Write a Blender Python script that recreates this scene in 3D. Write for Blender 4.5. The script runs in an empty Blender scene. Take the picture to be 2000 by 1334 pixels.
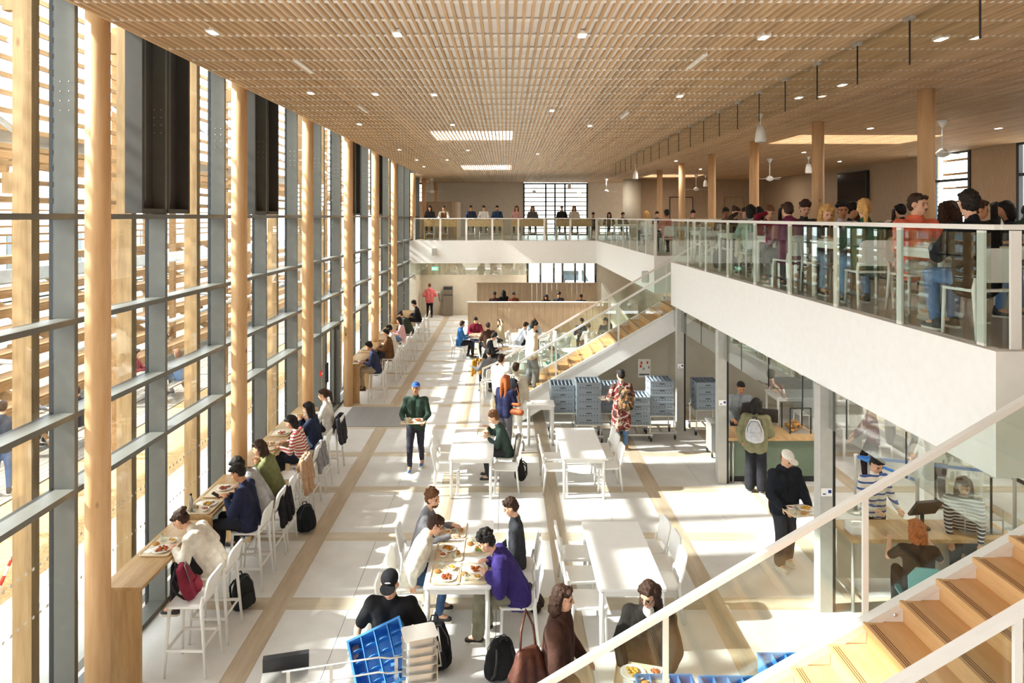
import bpy, math, random
import numpy as np
from mathutils import Vector, Matrix, noise

# ------------------------------------------------------------------ camera, world, sun, exposure
scene = bpy.context.scene
col = scene.collection
random.seed(11)
R = math.radians
F, CX, CY, H = 1333.0, 988.0, 423.0, 5.1      # focal length in pixels of a 2000 px frame, optical axis, eye height
MZ, CZ = 3.98, 7.12                           # mezzanine floor, underside of the ceiling slats
BAY = 1.885

cam_d = bpy.data.cameras.new('camera'); cam = bpy.data.objects.new('camera', cam_d); col.objects.link(cam)
cam.location = (0, 0, H); cam.rotation_euler = (R(90), 0, 0)
cam_d.sensor_width = 36; cam_d.lens = 36 * F / 2000
cam_d.shift_x = (1000 - CX) / 2000; cam_d.shift_y = (CY - 667) / 2000
cam_d.clip_end = 400
scene.camera = cam

world = bpy.data.worlds.new('world'); scene.world = world; world.use_nodes = True
bg = world.node_tree.nodes['Background']
bg.inputs[0].default_value = (0.94, 0.97, 1.0, 1); bg.inputs[1].default_value = 4.8

sun_d = bpy.data.lights.new('sun', 'SUN'); sun = bpy.data.objects.new('sun', sun_d); col.objects.link(sun)
sun_d.energy = 10.5; sun_d.angle = R(1.2); sun_d.color = (1.0, 0.965, 0.925)
SUN_EL, SUN_AZ = R(36.5), R(5)
sdir = Vector((math.cos(SUN_EL) * math.cos(SUN_AZ), math.cos(SUN_EL) * math.sin(SUN_AZ), -math.sin(SUN_EL)))
sun.rotation_euler = sdir.to_track_quat('-Z', 'Y').to_euler()
sun.location = (-20, 0, 20)

vs = scene.view_settings
vs.view_transform = 'Standard'; vs.look = 'None'; vs.gamma = 1; vs.use_curve_mapping = False
vs.exposure = 0.7
cy = scene.cycles
cy.transparent_max_bounces = 32; cy.max_bounces = 8; cy.diffuse_bounces = 6; cy.glossy_bounces = 3; cy.caustics_reflective = False; cy.caustics_refractive = False
cy.adaptive_threshold = .05
cy.sample_clamp_indirect = 8

# ------------------------------------------------------------------ helpers
def fp(u, v, z=0.0):
    """point of the level z that the photograph shows at pixel u, v"""
    Y = F * (H - z) / (v - CY)
    return ((u - CX) * Y / F, Y, z)

def lin(h):
    h = h.lstrip('#'); o = []
    for i in (0, 2, 4):
        c = int(h[i:i + 2], 16) / 255
        o.append(c / 12.92 if c <= .04045 else ((c + .055) / 1.055) ** 2.4)
    return (*o, 1)

MATS = {}
def new_mat(name):
    m = bpy.data.materials.new(name); m.use_nodes = True
    nt = m.node_tree; b = nt.nodes['Principled BSDF']
    return m, nt, b

def N(nt, t, **kw):
    n = nt.nodes.new(t)
    for k, v in kw.items():
        setattr(n, k, v)
    return n

def plain(name, c, rough=.55, metal=0, var=.06, scale=9, bump=0.0, bscale=60, spec=.4):
    """one colour with a soft mottle and, if asked, a fine relief"""
    if name in MATS: return MATS[name]
    m, nt, b = new_mat(name)
    tc = N(nt, 'ShaderNodeTexCoord')
    nz = N(nt, 'ShaderNodeTexNoise'); nz.inputs['Scale'].default_value = scale; nz.inputs['Detail'].default_value = 4
    nt.links.new(tc.outputs['Object'], nz.inputs['Vector'])
    r = N(nt, 'ShaderNodeValToRGB'); C = lin(c)
    r.color_ramp.elements[0].position = .3; r.color_ramp.elements[1].position = .7
    r.color_ramp.elements[0].color = (*[x * (1 - var) for x in C[:3]], 1)
    r.color_ramp.elements[1].color = (*[min(1, x * (1 + var)) for x in C[:3]], 1)
    nt.links.new(nz.outputs['Fac'], r.inputs['Fac']); nt.links.new(r.outputs['Color'], b.inputs['Base Color'])
    b.inputs['Roughness'].default_value = rough; b.inputs['Metallic'].default_value = metal
    b.inputs['Specular IOR Level'].default_value = spec
    if bump:
        n2 = N(nt, 'ShaderNodeTexNoise'); n2.inputs['Scale'].default_value = bscale; n2.inputs['Detail'].default_value = 3
        nt.links.new(tc.outputs['Object'], n2.inputs['Vector'])
        bp = N(nt, 'ShaderNodeBump'); bp.inputs['Strength'].default_value = bump; bp.inputs['Distance'].default_value = .02
        nt.links.new(n2.outputs['Fac'], bp.inputs['Height']); nt.links.new(bp.outputs['Normal'], b.inputs['Normal'])
    MATS[name] = m
    return m

def wood(name, c1, c2, axis=2, scale=5.0, stretch=14.0, rough=.5, knots=0.0, rnd=.12, fine=True):
    """grain drawn out along one axis, per-object tint, a few dark knots"""
    if name in MATS: return MATS[name]
    m, nt, b = new_mat(name)
    tc = N(nt, 'ShaderNodeTexCoord'); mp = N(nt, 'ShaderNodeMapping')
    sc = [stretch, stretch, stretch]; sc[axis] = 1.0
    mp.inputs['Scale'].default_value = sc
    oi = N(nt, 'ShaderNodeObjectInfo')
    ad = N(nt, 'ShaderNodeVectorMath', operation='ADD'); mu = N(nt, 'ShaderNodeVectorMath', operation='SCALE')
    mu.inputs[0].default_value = (17, 29, 13); nt.links.new(oi.outputs['Random'], mu.inputs['Scale'])
    nt.links.new(tc.outputs['Object'], ad.inputs[0]); nt.links.new(mu.outputs[0], ad.inputs[1])
    nt.links.new(ad.outputs[0], mp.inputs['Vector'])
    nz = N(nt, 'ShaderNodeTexNoise'); nz.inputs['Scale'].default_value = scale / 3; nz.inputs['Detail'].default_value = 6
    nz.inputs['Roughness'].default_value = .65
    nt.links.new(mp.outputs[0], nz.inputs['Vector'])
    r = N(nt, 'ShaderNodeValToRGB')
    r.color_ramp.elements[0].position = .32; r.color_ramp.elements[1].position = .68
    r.color_ramp.elements[0].color = lin(c2); r.color_ramp.elements[1].color = lin(c1)
    nt.links.new(nz.outputs['Fac'], r.inputs['Fac'])
    out = r.outputs['Color']
    if knots:
        vo = N(nt, 'ShaderNodeTexVoronoi'); vo.inputs['Scale'].default_value = knots
        m2 = N(nt, 'ShaderNodeMapping'); s2 = [1.0] * 3; s2[axis] = .45; m2.inputs['Scale'].default_value = s2
        nt.links.new(ad.outputs[0], m2.inputs['Vector']); nt.links.new(m2.outputs[0], vo.inputs['Vector'])
        kr = N(nt, 'ShaderNodeValToRGB')
        kr.color_ramp.elements[0].position = .03; kr.color_ramp.elements[0].color = (1, 1, 1, 1)
        kr.color_ramp.elements[1].position = .07; kr.color_ramp.elements[1].color = (0, 0, 0, 1)
        nt.links.new(vo.outputs['Distance'], kr.inputs['Fac'])
        mx = N(nt, 'ShaderNodeMixRGB'); mx.inputs[2].default_value = lin('#6b3d20')
        nt.links.new(kr.outputs['Color'], mx.inputs[0]); nt.links.new(out, mx.inputs[1]); out = mx.outputs[0]
    hs = N(nt, 'ShaderNodeHueSaturation')
    ma = N(nt, 'ShaderNodeMath', operation='MULTIPLY_ADD'); ma.inputs[1].default_value = rnd * 2; ma.inputs[2].default_value = 1 - rnd
    nt.links.new(oi.outputs['Random'], ma.inputs[0]); nt.links.new(ma.outputs[0], hs.inputs['Value'])
    nt.links.new(out, hs.inputs['Color']); nt.links.new(hs.outputs[0], b.inputs['Base Color'])
    b.inputs['Roughness'].default_value = rough; b.inputs['Specular IOR Level'].default_value = .3
    MATS[name] = m
    return m

def glass(name, tint=(.93, .97, .96), refl=.05, gain=1.0):
    """thin clear pane: lets light through, mirrors more towards grazing angles"""
    if name in MATS: return MATS[name]
    m = bpy.data.materials.new(name); m.use_nodes = True; nt = m.node_tree
    for n in list(nt.nodes): nt.nodes.remove(n)
    o = N(nt, 'ShaderNodeOutputMaterial'); mix = N(nt, 'ShaderNodeMixShader')
    tr = N(nt, 'ShaderNodeBsdfTransparent'); tr.inputs[0].default_value = (*tint, 1)
    gl = N(nt, 'ShaderNodeBsdfGlossy'); gl.inputs['Roughness'].default_value = .01; gl.inputs[0].default_value = (.95, .97, .97, 1)
    lw = N(nt, 'ShaderNodeLayerWeight'); lw.inputs['Blend'].default_value = .5
    pw = N(nt, 'ShaderNodeMath', operation='POWER'); pw.inputs[1].default_value = 4.0
    ma = N(nt, 'ShaderNodeMath', operation='MULTIPLY_ADD'); ma.inputs[1].default_value = .6 * gain; ma.inputs[2].default_value = refl
    nt.links.new(lw.outputs['Facing'], pw.inputs[0]); nt.links.new(pw.outputs[0], ma.inputs[0])
    nt.links.new(ma.outputs[0], mix.inputs[0]); nt.links.new(tr.outputs[0], mix.inputs[1]); nt.links.new(gl.outputs[0], mix.inputs[2])
    nt.links.new(mix.outputs[0], o.inputs[0])
    MATS[name] = m
    return m

def emit(name, c, s):
    if name in MATS: return MATS[name]
    m, nt, b = new_mat(name)
    b.inputs['Base Color'].default_value = lin(c); b.inputs['Emission Color'].default_value = lin(c)
    b.inputs['Emission Strength'].default_value = s
    MATS[name] = m
    return m

def stripes(name, c1, c2, freq=32, axis='Z', duty=.5):
    if name in MATS: return MATS[name]
    m, nt, b = new_mat(name)
    tc = N(nt, 'ShaderNodeTexCoord'); wv = N(nt, 'ShaderNodeTexWave'); wv.bands_direction = axis
    wv.inputs['Scale'].default_value = freq / 20; wv.inputs['Distortion'].default_value = .4
    nt.links.new(tc.outputs['Object'], wv.inputs['Vector'])
    r = N(nt, 'ShaderNodeValToRGB'); r.color_ramp.interpolation = 'CONSTANT'
    r.color_ramp.elements[0].color = lin(c1); r.color_ramp.elements[1].position = duty; r.color_ramp.elements[1].color = lin(c2)
    nt.links.new(wv.outputs['Fac'], r.inputs[0]); nt.links.new(r.outputs[0], b.inputs['Base Color'])
    b.inputs['Roughness'].default_value = .9
    MATS[name] = m
    return m

def patches(name, cols, scale=12):
    """camouflage-like fabric in several colours"""
    if name in MATS: return MATS[name]
    m, nt, b = new_mat(name)
    tc = N(nt, 'ShaderNodeTexCoord'); nz = N(nt, 'ShaderNodeTexNoise'); nz.inputs['Scale'].default_value = scale
    nt.links.new(tc.outputs['Object'], nz.inputs['Vector'])
    r = N(nt, 'ShaderNodeValToRGB'); r.color_ramp.interpolation = 'CONSTANT'
    while len(r.color_ramp.elements) < len(cols): r.color_ramp.elements.new(.5)
    for i, c in enumerate(cols):
        r.color_ramp.elements[i].position = .0 if i == 0 else .36 + .3 * (i - 1) / max(1, len(cols) - 1)
        r.color_ramp.elements[i].color = lin(c)
    nt.links.new(nz.outputs['Fac'], r.inputs[0]); nt.links.new(r.outputs[0], b.inputs['Base Color'])
    b.inputs['Roughness'].default_value = .9
    MATS[name] = m
    return m

def cloth(c):
    return plain('cloth_' + c, c, rough=.9, var=.14, scale=14, bump=.35, bscale=26, spec=.15)

def skin(c): return plain('skin_' + c, c, rough=.55, var=.07, scale=30, spec=.3)
def hairm(c): return plain('hair_' + c, c, rough=.6, var=.35, scale=45, bump=.5, bscale=70, spec=.3)

# ---- mesh collecting
class MB:
    def __init__(s): s.v = []; s.f = []
    def add(s, vs, fs):
        k = len(s.v); s.v += [tuple(p) for p in vs]; s.f += [tuple(i + k for i in f) for f in fs]; return s
    def box(s, x0, x1, y0, y1, z0, z1, M=None):
        vs = [Vector((x, y, z)) for z in (z0, z1) for y in (y0, y1) for x in (x0, x1)]
        if M is not None: vs = [M @ v for v in vs]
        return s.add(vs, [(0, 2, 3, 1), (4, 5, 7, 6), (0, 1, 5, 4), (2, 6, 7, 3), (0, 4, 6, 2), (1, 3, 7, 5)])
    def bar(s, p0, p1, w, h):
        """box of section w x h between two points"""
        a, b = Vector(p0), Vector(p1); d = b - a; L = d.length
        q = d.to_track_quat('Y', 'Z').to_matrix().to_4x4(); q.translation = a
        return s.box(-w / 2, w / 2, 0, L, -h / 2, h / 2, q)
    def prism(s, pts, a, b, axis='y'):
        """outline extruded from a to b along y (pts are x,z), x (pts are y,z) or z (pts are x,y)"""
        n = len(pts)
        def P(p, t): return (p[0], t, p[1]) if axis == 'y' else ((t, p[0], p[1]) if axis == 'x' else (p[0], p[1], t))
        vs = [P(p, a) for p in pts] + [P(p, b) for p in pts]
        fs = [tuple(range(n)), tuple(range(2 * n - 1, n - 1, -1))] + [(i, i + n, (i + 1) % n + n, (i + 1) % n) for i in range(n)]
        return s.add(vs, fs)
    def tube(s, pts, r, n=8, cap=True):
        pts = [Vector(p) for p in pts]; rr = r if isinstance(r, (list, tuple)) else [r] * len(pts)
        k = len(s.v); up = None
        for i, p in enumerate(pts):
            d = (pts[min(i + 1, len(pts) - 1)] - pts[max(i - 1, 0)]).normalized()
            if up is None or abs(up.dot(d)) > .95: up = Vector((0, 0, 1)) if abs(d.z) < .9 else Vector((1, 0, 0))
            a = d.cross(up).normalized(); b = a.cross(d).normalized(); up = b
            for j in range(n):
                t = 2 * math.pi * j / n
                s.v.append(tuple(p + (a * math.cos(t) + b * math.sin(t)) * rr[i]))
        for i in range(len(pts) - 1):
            for j in range(n):
                s.f.append((k + i * n + j, k + i * n + (j + 1) % n, k + (i + 1) * n + (j + 1) % n, k + (i + 1) * n + j))
        if cap:
            s.f.append(tuple(k + j for j in reversed(range(n)))); s.f.append(tuple(k + (len(pts) - 1) * n + j for j in range(n)))
        return s
    def lathe(s, prof, c=(0, 0, 0), n=16, M=None):
        """profile of (radius, height) turned about the vertical through c"""
        k = len(s.v); c = Vector(c)
        for r, z in prof:
            for j in range(n):
                t = 2 * math.pi * j / n; p = Vector((r * math.cos(t), r * math.sin(t), z))
                s.v.append(tuple((M @ p if M is not None else p) + c))
        for i in range(len(prof) - 1):
            for j in range(n):
                s.f.append((k + i * n + j, k + i * n + (j + 1) % n, k + (i + 1) * n + (j + 1) % n, k + (i + 1) * n + j))
        s.f.append(tuple(k + j for j in reversed(range(n)))); s.f.append(tuple(k + (len(prof) - 1) * n + j for j in range(n)))
        return s
    def ell(s, c, r, M=None, n=12, m=8):
        k = len(s.v); c = Vector(c); r = (r, r, r) if isinstance(r, (int, float)) else r
        for i in range(1, m):
            a = math.pi * i / m
            for j in range(n):
                t = 2 * math.pi * j / n
                p = Vector((r[0] * math.sin(a) * math.cos(t), r[1] * math.sin(a) * math.sin(t), -r[2] * math.cos(a)))
                s.v.append(tuple((M @ p if M is not None else p) + c))
        for z in (-r[2], r[2]):
            p = Vector((0, 0, z)); s.v.append(tuple((M @ p if M is not None else p) + c))
        for i in range(m - 2):
            for j in range(n):
                s.f.append((k + i * n + j, k + i * n + (j + 1) % n, k + (i + 1) * n + (j + 1) % n, k + (i + 1) * n + j))
        b, t = k + (m - 1) * n, k + (m - 1) * n + 1
        for j in range(n):
            s.f.append((b, k + (j + 1) % n, k + j)); s.f.append((t, k + (m - 2) * n + j, k + (m - 2) * n + (j + 1) % n))
        return s
    def cap(s, p0, r0, p1, r1, n=10):
        """tapered limb with round ends"""
        a, b = Vector(p0), Vector(p1); d = b - a; L = d.length
        if L < 1e-6: return s.ell(a, r0)
        M = d.to_track_quat('Z', 'Y').to_matrix(); k = len(s.v); rings = []
        for i in (1, 2, 3): t = math.pi / 2 * i / 3; rings.append((r0 * math.sin(t), -r0 * math.cos(t)))
        for i in (0, 1, 2): t = math.pi / 2 * i / 3; rings.append((r1 * math.cos(t), L + r1 * math.sin(t)))
        for r, z in rings:
            for j in range(n):
                t = 2 * math.pi * j / n; s.v.append(tuple(a + M @ Vector((r * math.cos(t), r * math.sin(t), z))))
        s.v.append(tuple(a + M @ Vector((0, 0, -r0)))); s.v.append(tuple(a + M @ Vector((0, 0, L + r1))))
        for i in range(5):
            for j in range(n):
                s.f.append((k + i * n + j, k + i * n + (j + 1) % n, k + (i + 1) * n + (j + 1) % n, k + (i + 1) * n + j))
        for j in range(n):
            s.f.append((k + 6 * n, k + (j + 1) % n, k + j)); s.f.append((k + 6 * n + 1, k + 5 * n + j, k + 5 * n + (j + 1) % n))
        return s
    def rbox(s, x0, x1, y0, y1, z0, z1, r, n=4):
        """slab with rounded corners in plan"""
        pts = []
        for cx_, cy_, a0 in ((x1 - r, y1 - r, 0), (x0 + r, y1 - r, 90), (x0 + r, y0 + r, 180), (x1 - r, y0 + r, 270)):
            for i in range(n + 1):
                t = R(a0 + 90 * i / n); pts.append((cx_ + r * math.cos(t), cy_ + r * math.sin(t)))
        return s.prism(pts[::-1], z0, z1, 'z')
    def mesh(s, name, smooth=False):
        me = bpy.data.meshes.new(name); me.from_pydata(s.v, [], s.f); me.update()
        if smooth: me.shade_smooth()
        return me
    def build(s, name, mat, parent=None, smooth=False):
        return link(name, s.mesh(name, smooth), mat, parent)

def link(name, me, mat, parent=None, loc=None):
    if mat is not None and len(me.materials) == 0: me.materials.append(mat)
    o = bpy.data.objects.new(name, me); col.objects.link(o)
    if parent is not None: o.parent = parent
    if loc is not None: o.location = loc
    return o

def tag(o, label, cat, group=None, kind=None):
    o['label'] = label; o['category'] = cat
    if group: o['group'] = group
    if kind: o['kind'] = kind
    return o

def empty(name, loc=(0, 0, 0), rz=0.0):
    o = bpy.data.objects.new(name, None); col.objects.link(o); o.location = loc; o.rotation_euler = (0, 0, R(rz))
    o.empty_display_size = .1
    return o

def thing(name, label, cat, loc=(0, 0, 0), rz=0.0, group=None, kind=None):
    return tag(empty(name, loc, rz), label, cat, group, kind)

def struct(name, label, cat='structure', loc=(0, 0, 0)):
    return tag(empty(name, loc), label, cat, kind='structure')

def copy_tree(o, parent=None):
    c = o.copy(); col.objects.link(c); c.parent = parent
    for ch in o.children: copy_tree(ch, c)
    return c

def dup(proto, label, loc, rz, group=None):
    c = copy_tree(proto); c.location = loc; c.rotation_euler = (0, 0, R(rz)); c['label'] = label
    if group: c['group'] = group
    return c

PROTOS = []
def use(key, maker, cat, label, loc, rz, group=None):
    """the first call moves the model itself, later calls copy it with all its parts"""
    for k, p in PROTOS:
        if k == key: return dup(p, label, loc, rz, group)
    p = maker(); PROTOS.append((key, p)); tag(p, label, cat, group)
    p.location = loc; p.rotation_euler = (0, 0, R(rz))
    return p

# ---- voxel union of overlapping pieces into one skin
_ts = bpy.data.scenes.new('scratch'); _to = bpy.data.objects.new('scratch', bpy.data.meshes.new('scratch')); _ts.collection.objects.link(_to)
_rm = _to.modifiers.new('r', 'REMESH'); _rm.mode = 'VOXEL'
_sm = _to.modifiers.new('s', 'SMOOTH')
def fuse(mb, voxel, smooth=4, jitter=0.0, jscale=20, seed=0):
    old = _to.data; me = mb.mesh('m'); _to.data = me; bpy.data.meshes.remove(old)
    _rm.voxel_size = voxel; _sm.factor = .5; _sm.iterations = smooth; _sm.show_viewport = smooth > 0
    _ts.view_layers[0].update()
    out = bpy.data.meshes.new_from_object(_to.evaluated_get(_ts.view_layers[0].depsgraph))
    if jitter:
        n = len(out.vertices); co = np.empty(n * 3); out.vertices.foreach_get('co', co); co = co.reshape(-1, 3)
        nr = np.empty(n * 3); out.vertices.foreach_get('normal', nr); nr = nr.reshape(-1, 3)
        o = Vector((seed * 3.7, seed * 1.3, seed * 7.1))
        d = np.array([noise.noise(Vector(c) * jscale + o) for c in co])
        out.vertices.foreach_set('co', (co + nr * (d * jitter)[:, None]).ravel()); out.update()
    out.shade_smooth()
    return out

# ------------------------------------------------------------------ materials of the place
M_conc = plain('concrete', '#d5d3cf', rough=.42, var=.09, scale=2.2, bump=.08, bscale=30)
M_joint = plain('joint', '#6f6a62', rough=.8)
M_strip_y = wood('floor_strip_long', '#c3b49e', '#aa9a82', axis=1, scale=3, stretch=9, rough=.5, rnd=.06)
M_strip_x = wood('floor_strip_cross', '#cbc0ae', '#b6a88f', axis=0, scale=3, stretch=9, rough=.5, rnd=.06)
M_log = wood('log', '#dcb58a', '#cba070', axis=2, scale=4, stretch=9, rough=.55, knots=2.4, rnd=.04)
M_glulam = wood('glulam', '#a88a62', '#8a6b45', axis=2, scale=4, stretch=12, rough=.65, knots=2.0, rnd=.08)
M_slat = wood('ceiling_slat', '#cfb08c', '#b99873', axis=1, scale=3, stretch=10, rough=.6, rnd=.12)
M_larch = wood('larch', '#9a774e', '#7c5b36', axis=1, scale=3, stretch=10, rough=.7, rnd=.14)
M_larch_x = wood('larch_cross', '#9a774e', '#7c5b36', axis=0, scale=3, stretch=10, rough=.7, rnd=.14)
M_deck = wood('grey_deck', '#8f867b', '#766d62', axis=1, scale=3, stretch=10, rough=.8, rnd=.1)
M_tread = wood('stair_tread', '#d9ae7c', '#c79a66', axis=1, scale=4, stretch=7, rough=.35, rnd=.07)
M_counter = wood('counter_oak', '#cfae80', '#b08c5d', axis=1, scale=4, stretch=9, rough=.4, rnd=.05)
M_oakpanel = wood('oak_panel', '#b59d82', '#a1886d', axis=2, scale=9, stretch=16, rough=.55, rnd=.03)
M_grey = plain('mullion_grey', '#666660', rough=.45, var=.05)
M_black = plain('gasket_black', '#1d1d1f', rough=.5)
M_vent = plain('vent_dark', '#4a4641', rough=.6)
M_white = plain('white_paint', '#f3f2ef', rough=.6, var=.02)
M_cream = plain('cream_wall', '#cfc6b4', rough=.7, var=.04, scale=4)
M_greige = plain('greige_concrete', '#b9b2a3', rough=.75, var=.06, scale=3, bump=.08, bscale=25)
M_metalw = plain('white_metal', '#e9e7e2', rough=.35, var=.02)
M_steel = plain('steel', '#c4c2bc', rough=.3, metal=.55, var=.05)
M_galv = plain('galvanised', '#b9c0c6', rough=.4, metal=.55, var=.1, scale=5)
M_dark = plain('dark_metal', '#2b2b2d', rough=.5)
M_plast = plain('white_plastic', '#e8e7e4', rough=.4, var=.02)
M_backing = plain('ceiling_backing', '#fbf9f6', rough=.9, var=.02)
M_mezz = plain('mezzanine_floor', '#a59c8e', rough=.4, var=.06, scale=3)
M_glass = glass('facade_glass', (.95, .98, .97), .035, .5)
M_rail_glass = glass('rail_glass', (.90, .94, .915), .05, .55)
M_curtain = glass('curtain_glass', (.93, .93, .90), .04, .35)

# ------------------------------------------------------------------ ground floor
fl = struct('floor', 'pale concrete slab floor with inlaid oak strips', 'floor')
MB().box(-4.9, 13.4, -2.0, 35.6, -.3, -.012).build('sub_floor', M_joint, fl)
SX = [-3.0 + 1.917 * k for k in range(9)]
SY = [7.11 + BAY * k for k in range(-3, 16)]
for x in SX:
    MB().box(-.14, .14, -2, 35.5, -.05, .0005).build('strip', M_strip_y, fl).location.x = x
edges = [-4.78] + SX
strip_mesh = {}
for j, y in enumerate(SY):
    for i in range(len(edges)):
        a = edges[i] + (.14 if i else 0); b = edges[i + 1] - .14 if i + 1 < len(edges) else 13.3
        if i > 5 and y > 20: continue
        w = round(b - a, 3)
        if w not in strip_mesh: strip_mesh[w] = MB().box(0, w, -.14, .14, -.05, 0).mesh('strip')
        link('strip', strip_mesh[w], M_strip_x, fl, (a, y, 0))
slab_mesh = {}
for j in range(len(SY) - 1):
    y0, y1 = SY[j] + .143, SY[j + 1] - .143
    if y1 < 3.4: continue
    for i in range(len(edges)):
        a = edges[i] + (.143 if i else 0); b = edges[i + 1] - .143 if i + 1 < len(edges) else 13.3
        if i > 5 and y0 > 20: continue
        halves = [(a, (a + b) / 2 - .003), ((a + b) / 2 + .003, b)] if 0 < i < 6 else [(a, b)]
        for (p, q) in halves:
            w = round(q - p, 3)
            if w not in slab_mesh: slab_mesh[w] = MB().box(0, w, 0, y1 - y0, -.05, 0).mesh('slab')
            link('slab', slab_mesh[w], M_conc, fl, (p, y0, random.uniform(-.0008, 0)))

# ------------------------------------------------------------------ glazed facade
fa = struct('window_1', 'tall glazed facade of grey mullions and transoms along the window counter', 'window')
TR = [2.24, 3.03, 4.01, 5.1]
ROWS = [(.05, 2.24), (2.24, 3.03), (3.03, 4.01), (4.01, 5.1), (5.1, 7.62)]
MY = [7.11 + BAY * k for k in range(-3, 16)]
VENTS = (1, 3, 7, 9)
mull = MB().box(-.215, 0, -.03, .03, 0, 7.62).mesh('mullion'); gas = MB().box(-.265, -.215, -.03, .03, 0, 7.62).mesh('gasket')
tran = MB().box(-.2, 0, .03, BAY - .03, -.03, .03).mesh('transom')
tgas = MB().box(-.262, -.2, .03, BAY - .03, -.025, .025).mesh('gasket')
bolts = MB()
for k in range(4):
    for dx in (-.055, -.145): bolts.ell((dx, -.032, 6.2 + .1 * k), (.008, .006, .008), n=6, m=4)
bolts = bolts.mesh('bolts', True)
pane_m = {z: MB().box(-.226, -.214, .03, BAY - .03, z[0] + .03, z[1] - .03).mesh('pane') for z in ROWS}
dots = MB()
for z in (1.12, 1.6):
    for k in range(17):
        y = .12 + .102 * k
        dots.add([(-.2135, y + .018 * math.cos(t * math.pi / 4), z + .018 * math.sin(t * math.pi / 4)) for t in range(8)]
                 + [(-.2125, y + .018 * math.cos(t * math.pi / 4), z + .018 * math.sin(t * math.pi / 4)) for t in range(8)],
                 [tuple(range(8)), tuple(range(15, 7, -1))] + [(t, t + 8, (t + 1) % 8 + 8, (t + 1) % 8) for t in range(8)])
dots = dots.mesh('dots')
for k, y in enumerate(MY):
    i = k - 3
    m = link('mullion', mull, M_grey, fa, (-4.475, y, 0)); link('gasket', gas, M_black, m)
    link('bolts', bolts, M_steel, m)
    if k == len(MY) - 1: break
    for z in TR:
        t = link('transom', tran, M_grey, fa, (-4.475, y, z)); link('gasket', tgas, M_black, t)
    link('transom', tran, M_grey, fa, (-4.475, y, .03))
    for z in ROWS:
        if i == 5 and z[0] < 1: continue
        p = link('pane', pane_m[z], M_glass, fa, (-4.475, y, 0))
        if z[0] < 1: link('dots', dots, M_white, p)
vent_back = MB().box(-.2, -.165, -.6, .63, 5.14, 7.6).mesh('vent_panel')
vent_fin = MB().box(-.2, .01, -.02, .02, 5.14, 7.6).mesh('vent_fin')
vent_sill = MB().box(-.17, .0, -.58, .61, 5.14, 5.2).mesh('vent_sill')
for i in VENTS:
    y = MY[i + 3]
    v = link('vent_panel', vent_back, M_vent, fa, (-4.475, y, 0)); link('vent_sill', vent_sill, M_vent, v)
    for dy in (-.6, .05, .63): link('vent_fin', vent_fin, M_vent, v, (0, dy, 0))
    b = MB()
    for dy in (-.3, .34): b.box(-.16, -.12, dy - .02, dy + .02, 5.3, 7.6)
    b.build('vent_stile', M_grey, v)
# door in the facade
d = struct('door_1', 'glazed grey double door in the facade beside a log column', 'door', (-4.475, MY[8], 0))
for k, (a, b) in enumerate(((.05, .93), (.95, 1.83))):
    lf = MB().box(-.2, -.13, a, a + .09, .02, 2.2).box(-.2, -.13, b - .09, b, .02, 2.2).box(-.2, -.13, a + .09, b - .09, .02, .16).box(-.2, -.13, a + .09, b - .09, 2.1, 2.2).build('door_leaf', M_grey, d)
    MB().box(-.17, -.16, a + .09, b - .09, .16, 2.1).build('pane', M_glass, lf)
    hy = b - .05 if k == 0 else a + .05
    MB().bar((-.1, hy, .85), (-.1, hy, 1.35), .03, .03).box(-.14, -.09, hy - .01, hy + .01, .88, .9).box(-.14, -.09, hy - .01, hy + .01, 1.3, 1.32).build('handle', M_black, lf)
cb = thing('call_point', 'small red emergency call box beside the glazed door', 'call box', (-4.42, 16.42, 1.32))
plain('red_plastic', '#d8322a', rough=.4)
MB().box(-.05, 0, -.05, .05, -.06, .06).build('case', MATS['red_plastic'], cb); MB().box(0, .008, -.03, .03, -.03, .03).build('window', M_white, cb)

# ------------------------------------------------------------------ log columns
def log_mesh(h, r=.122):
    prof = [(r * 1.0, 0), (r * .99, h * .3), (r * .985, h * .6), (r * .97, h)]
    return MB().lathe(prof, n=28).mesh('log_column', True)
lm, um = log_mesh(7.62), log_mesh(CZ + .04 - MZ, .125)
ORD = ['nearest', 'second', 'third', 'fourth', 'fifth', 'sixth', 'seventh']
for k in range(6):
    o = link('log_column', lm, M_log, None, (-4.25, 7.11 + 2 * BAY * k, 0)); o.rotation_euler.z = k * 2.1
    tag(o, f'round pine log column in front of the glass, {ORD[k]} in the row', 'column', 'log columns along the facade', 'structure')
for k in range(6):
    o = link('log_column', um, M_log, None, (6.7, 10.88 + 2 * BAY * k, MZ)); o.rotation_euler.z = k * 1.3 + .5
    tag(o, f'round log column standing among the gallery tables, {ORD[k]} from the camera', 'column', 'log columns on the gallery', 'structure')
for k, (x, y) in enumerate(((-4.42, 32.5), (-4.34, 36.2), (-4.05, 39.6))):
    o = link('log_column', um, M_log, None, (x, y, MZ))
    tag(o, f'round log column at the window end of the far gallery, {ORD[k]} from the railing', 'column', 'log columns of the far gallery', 'structure')

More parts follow.
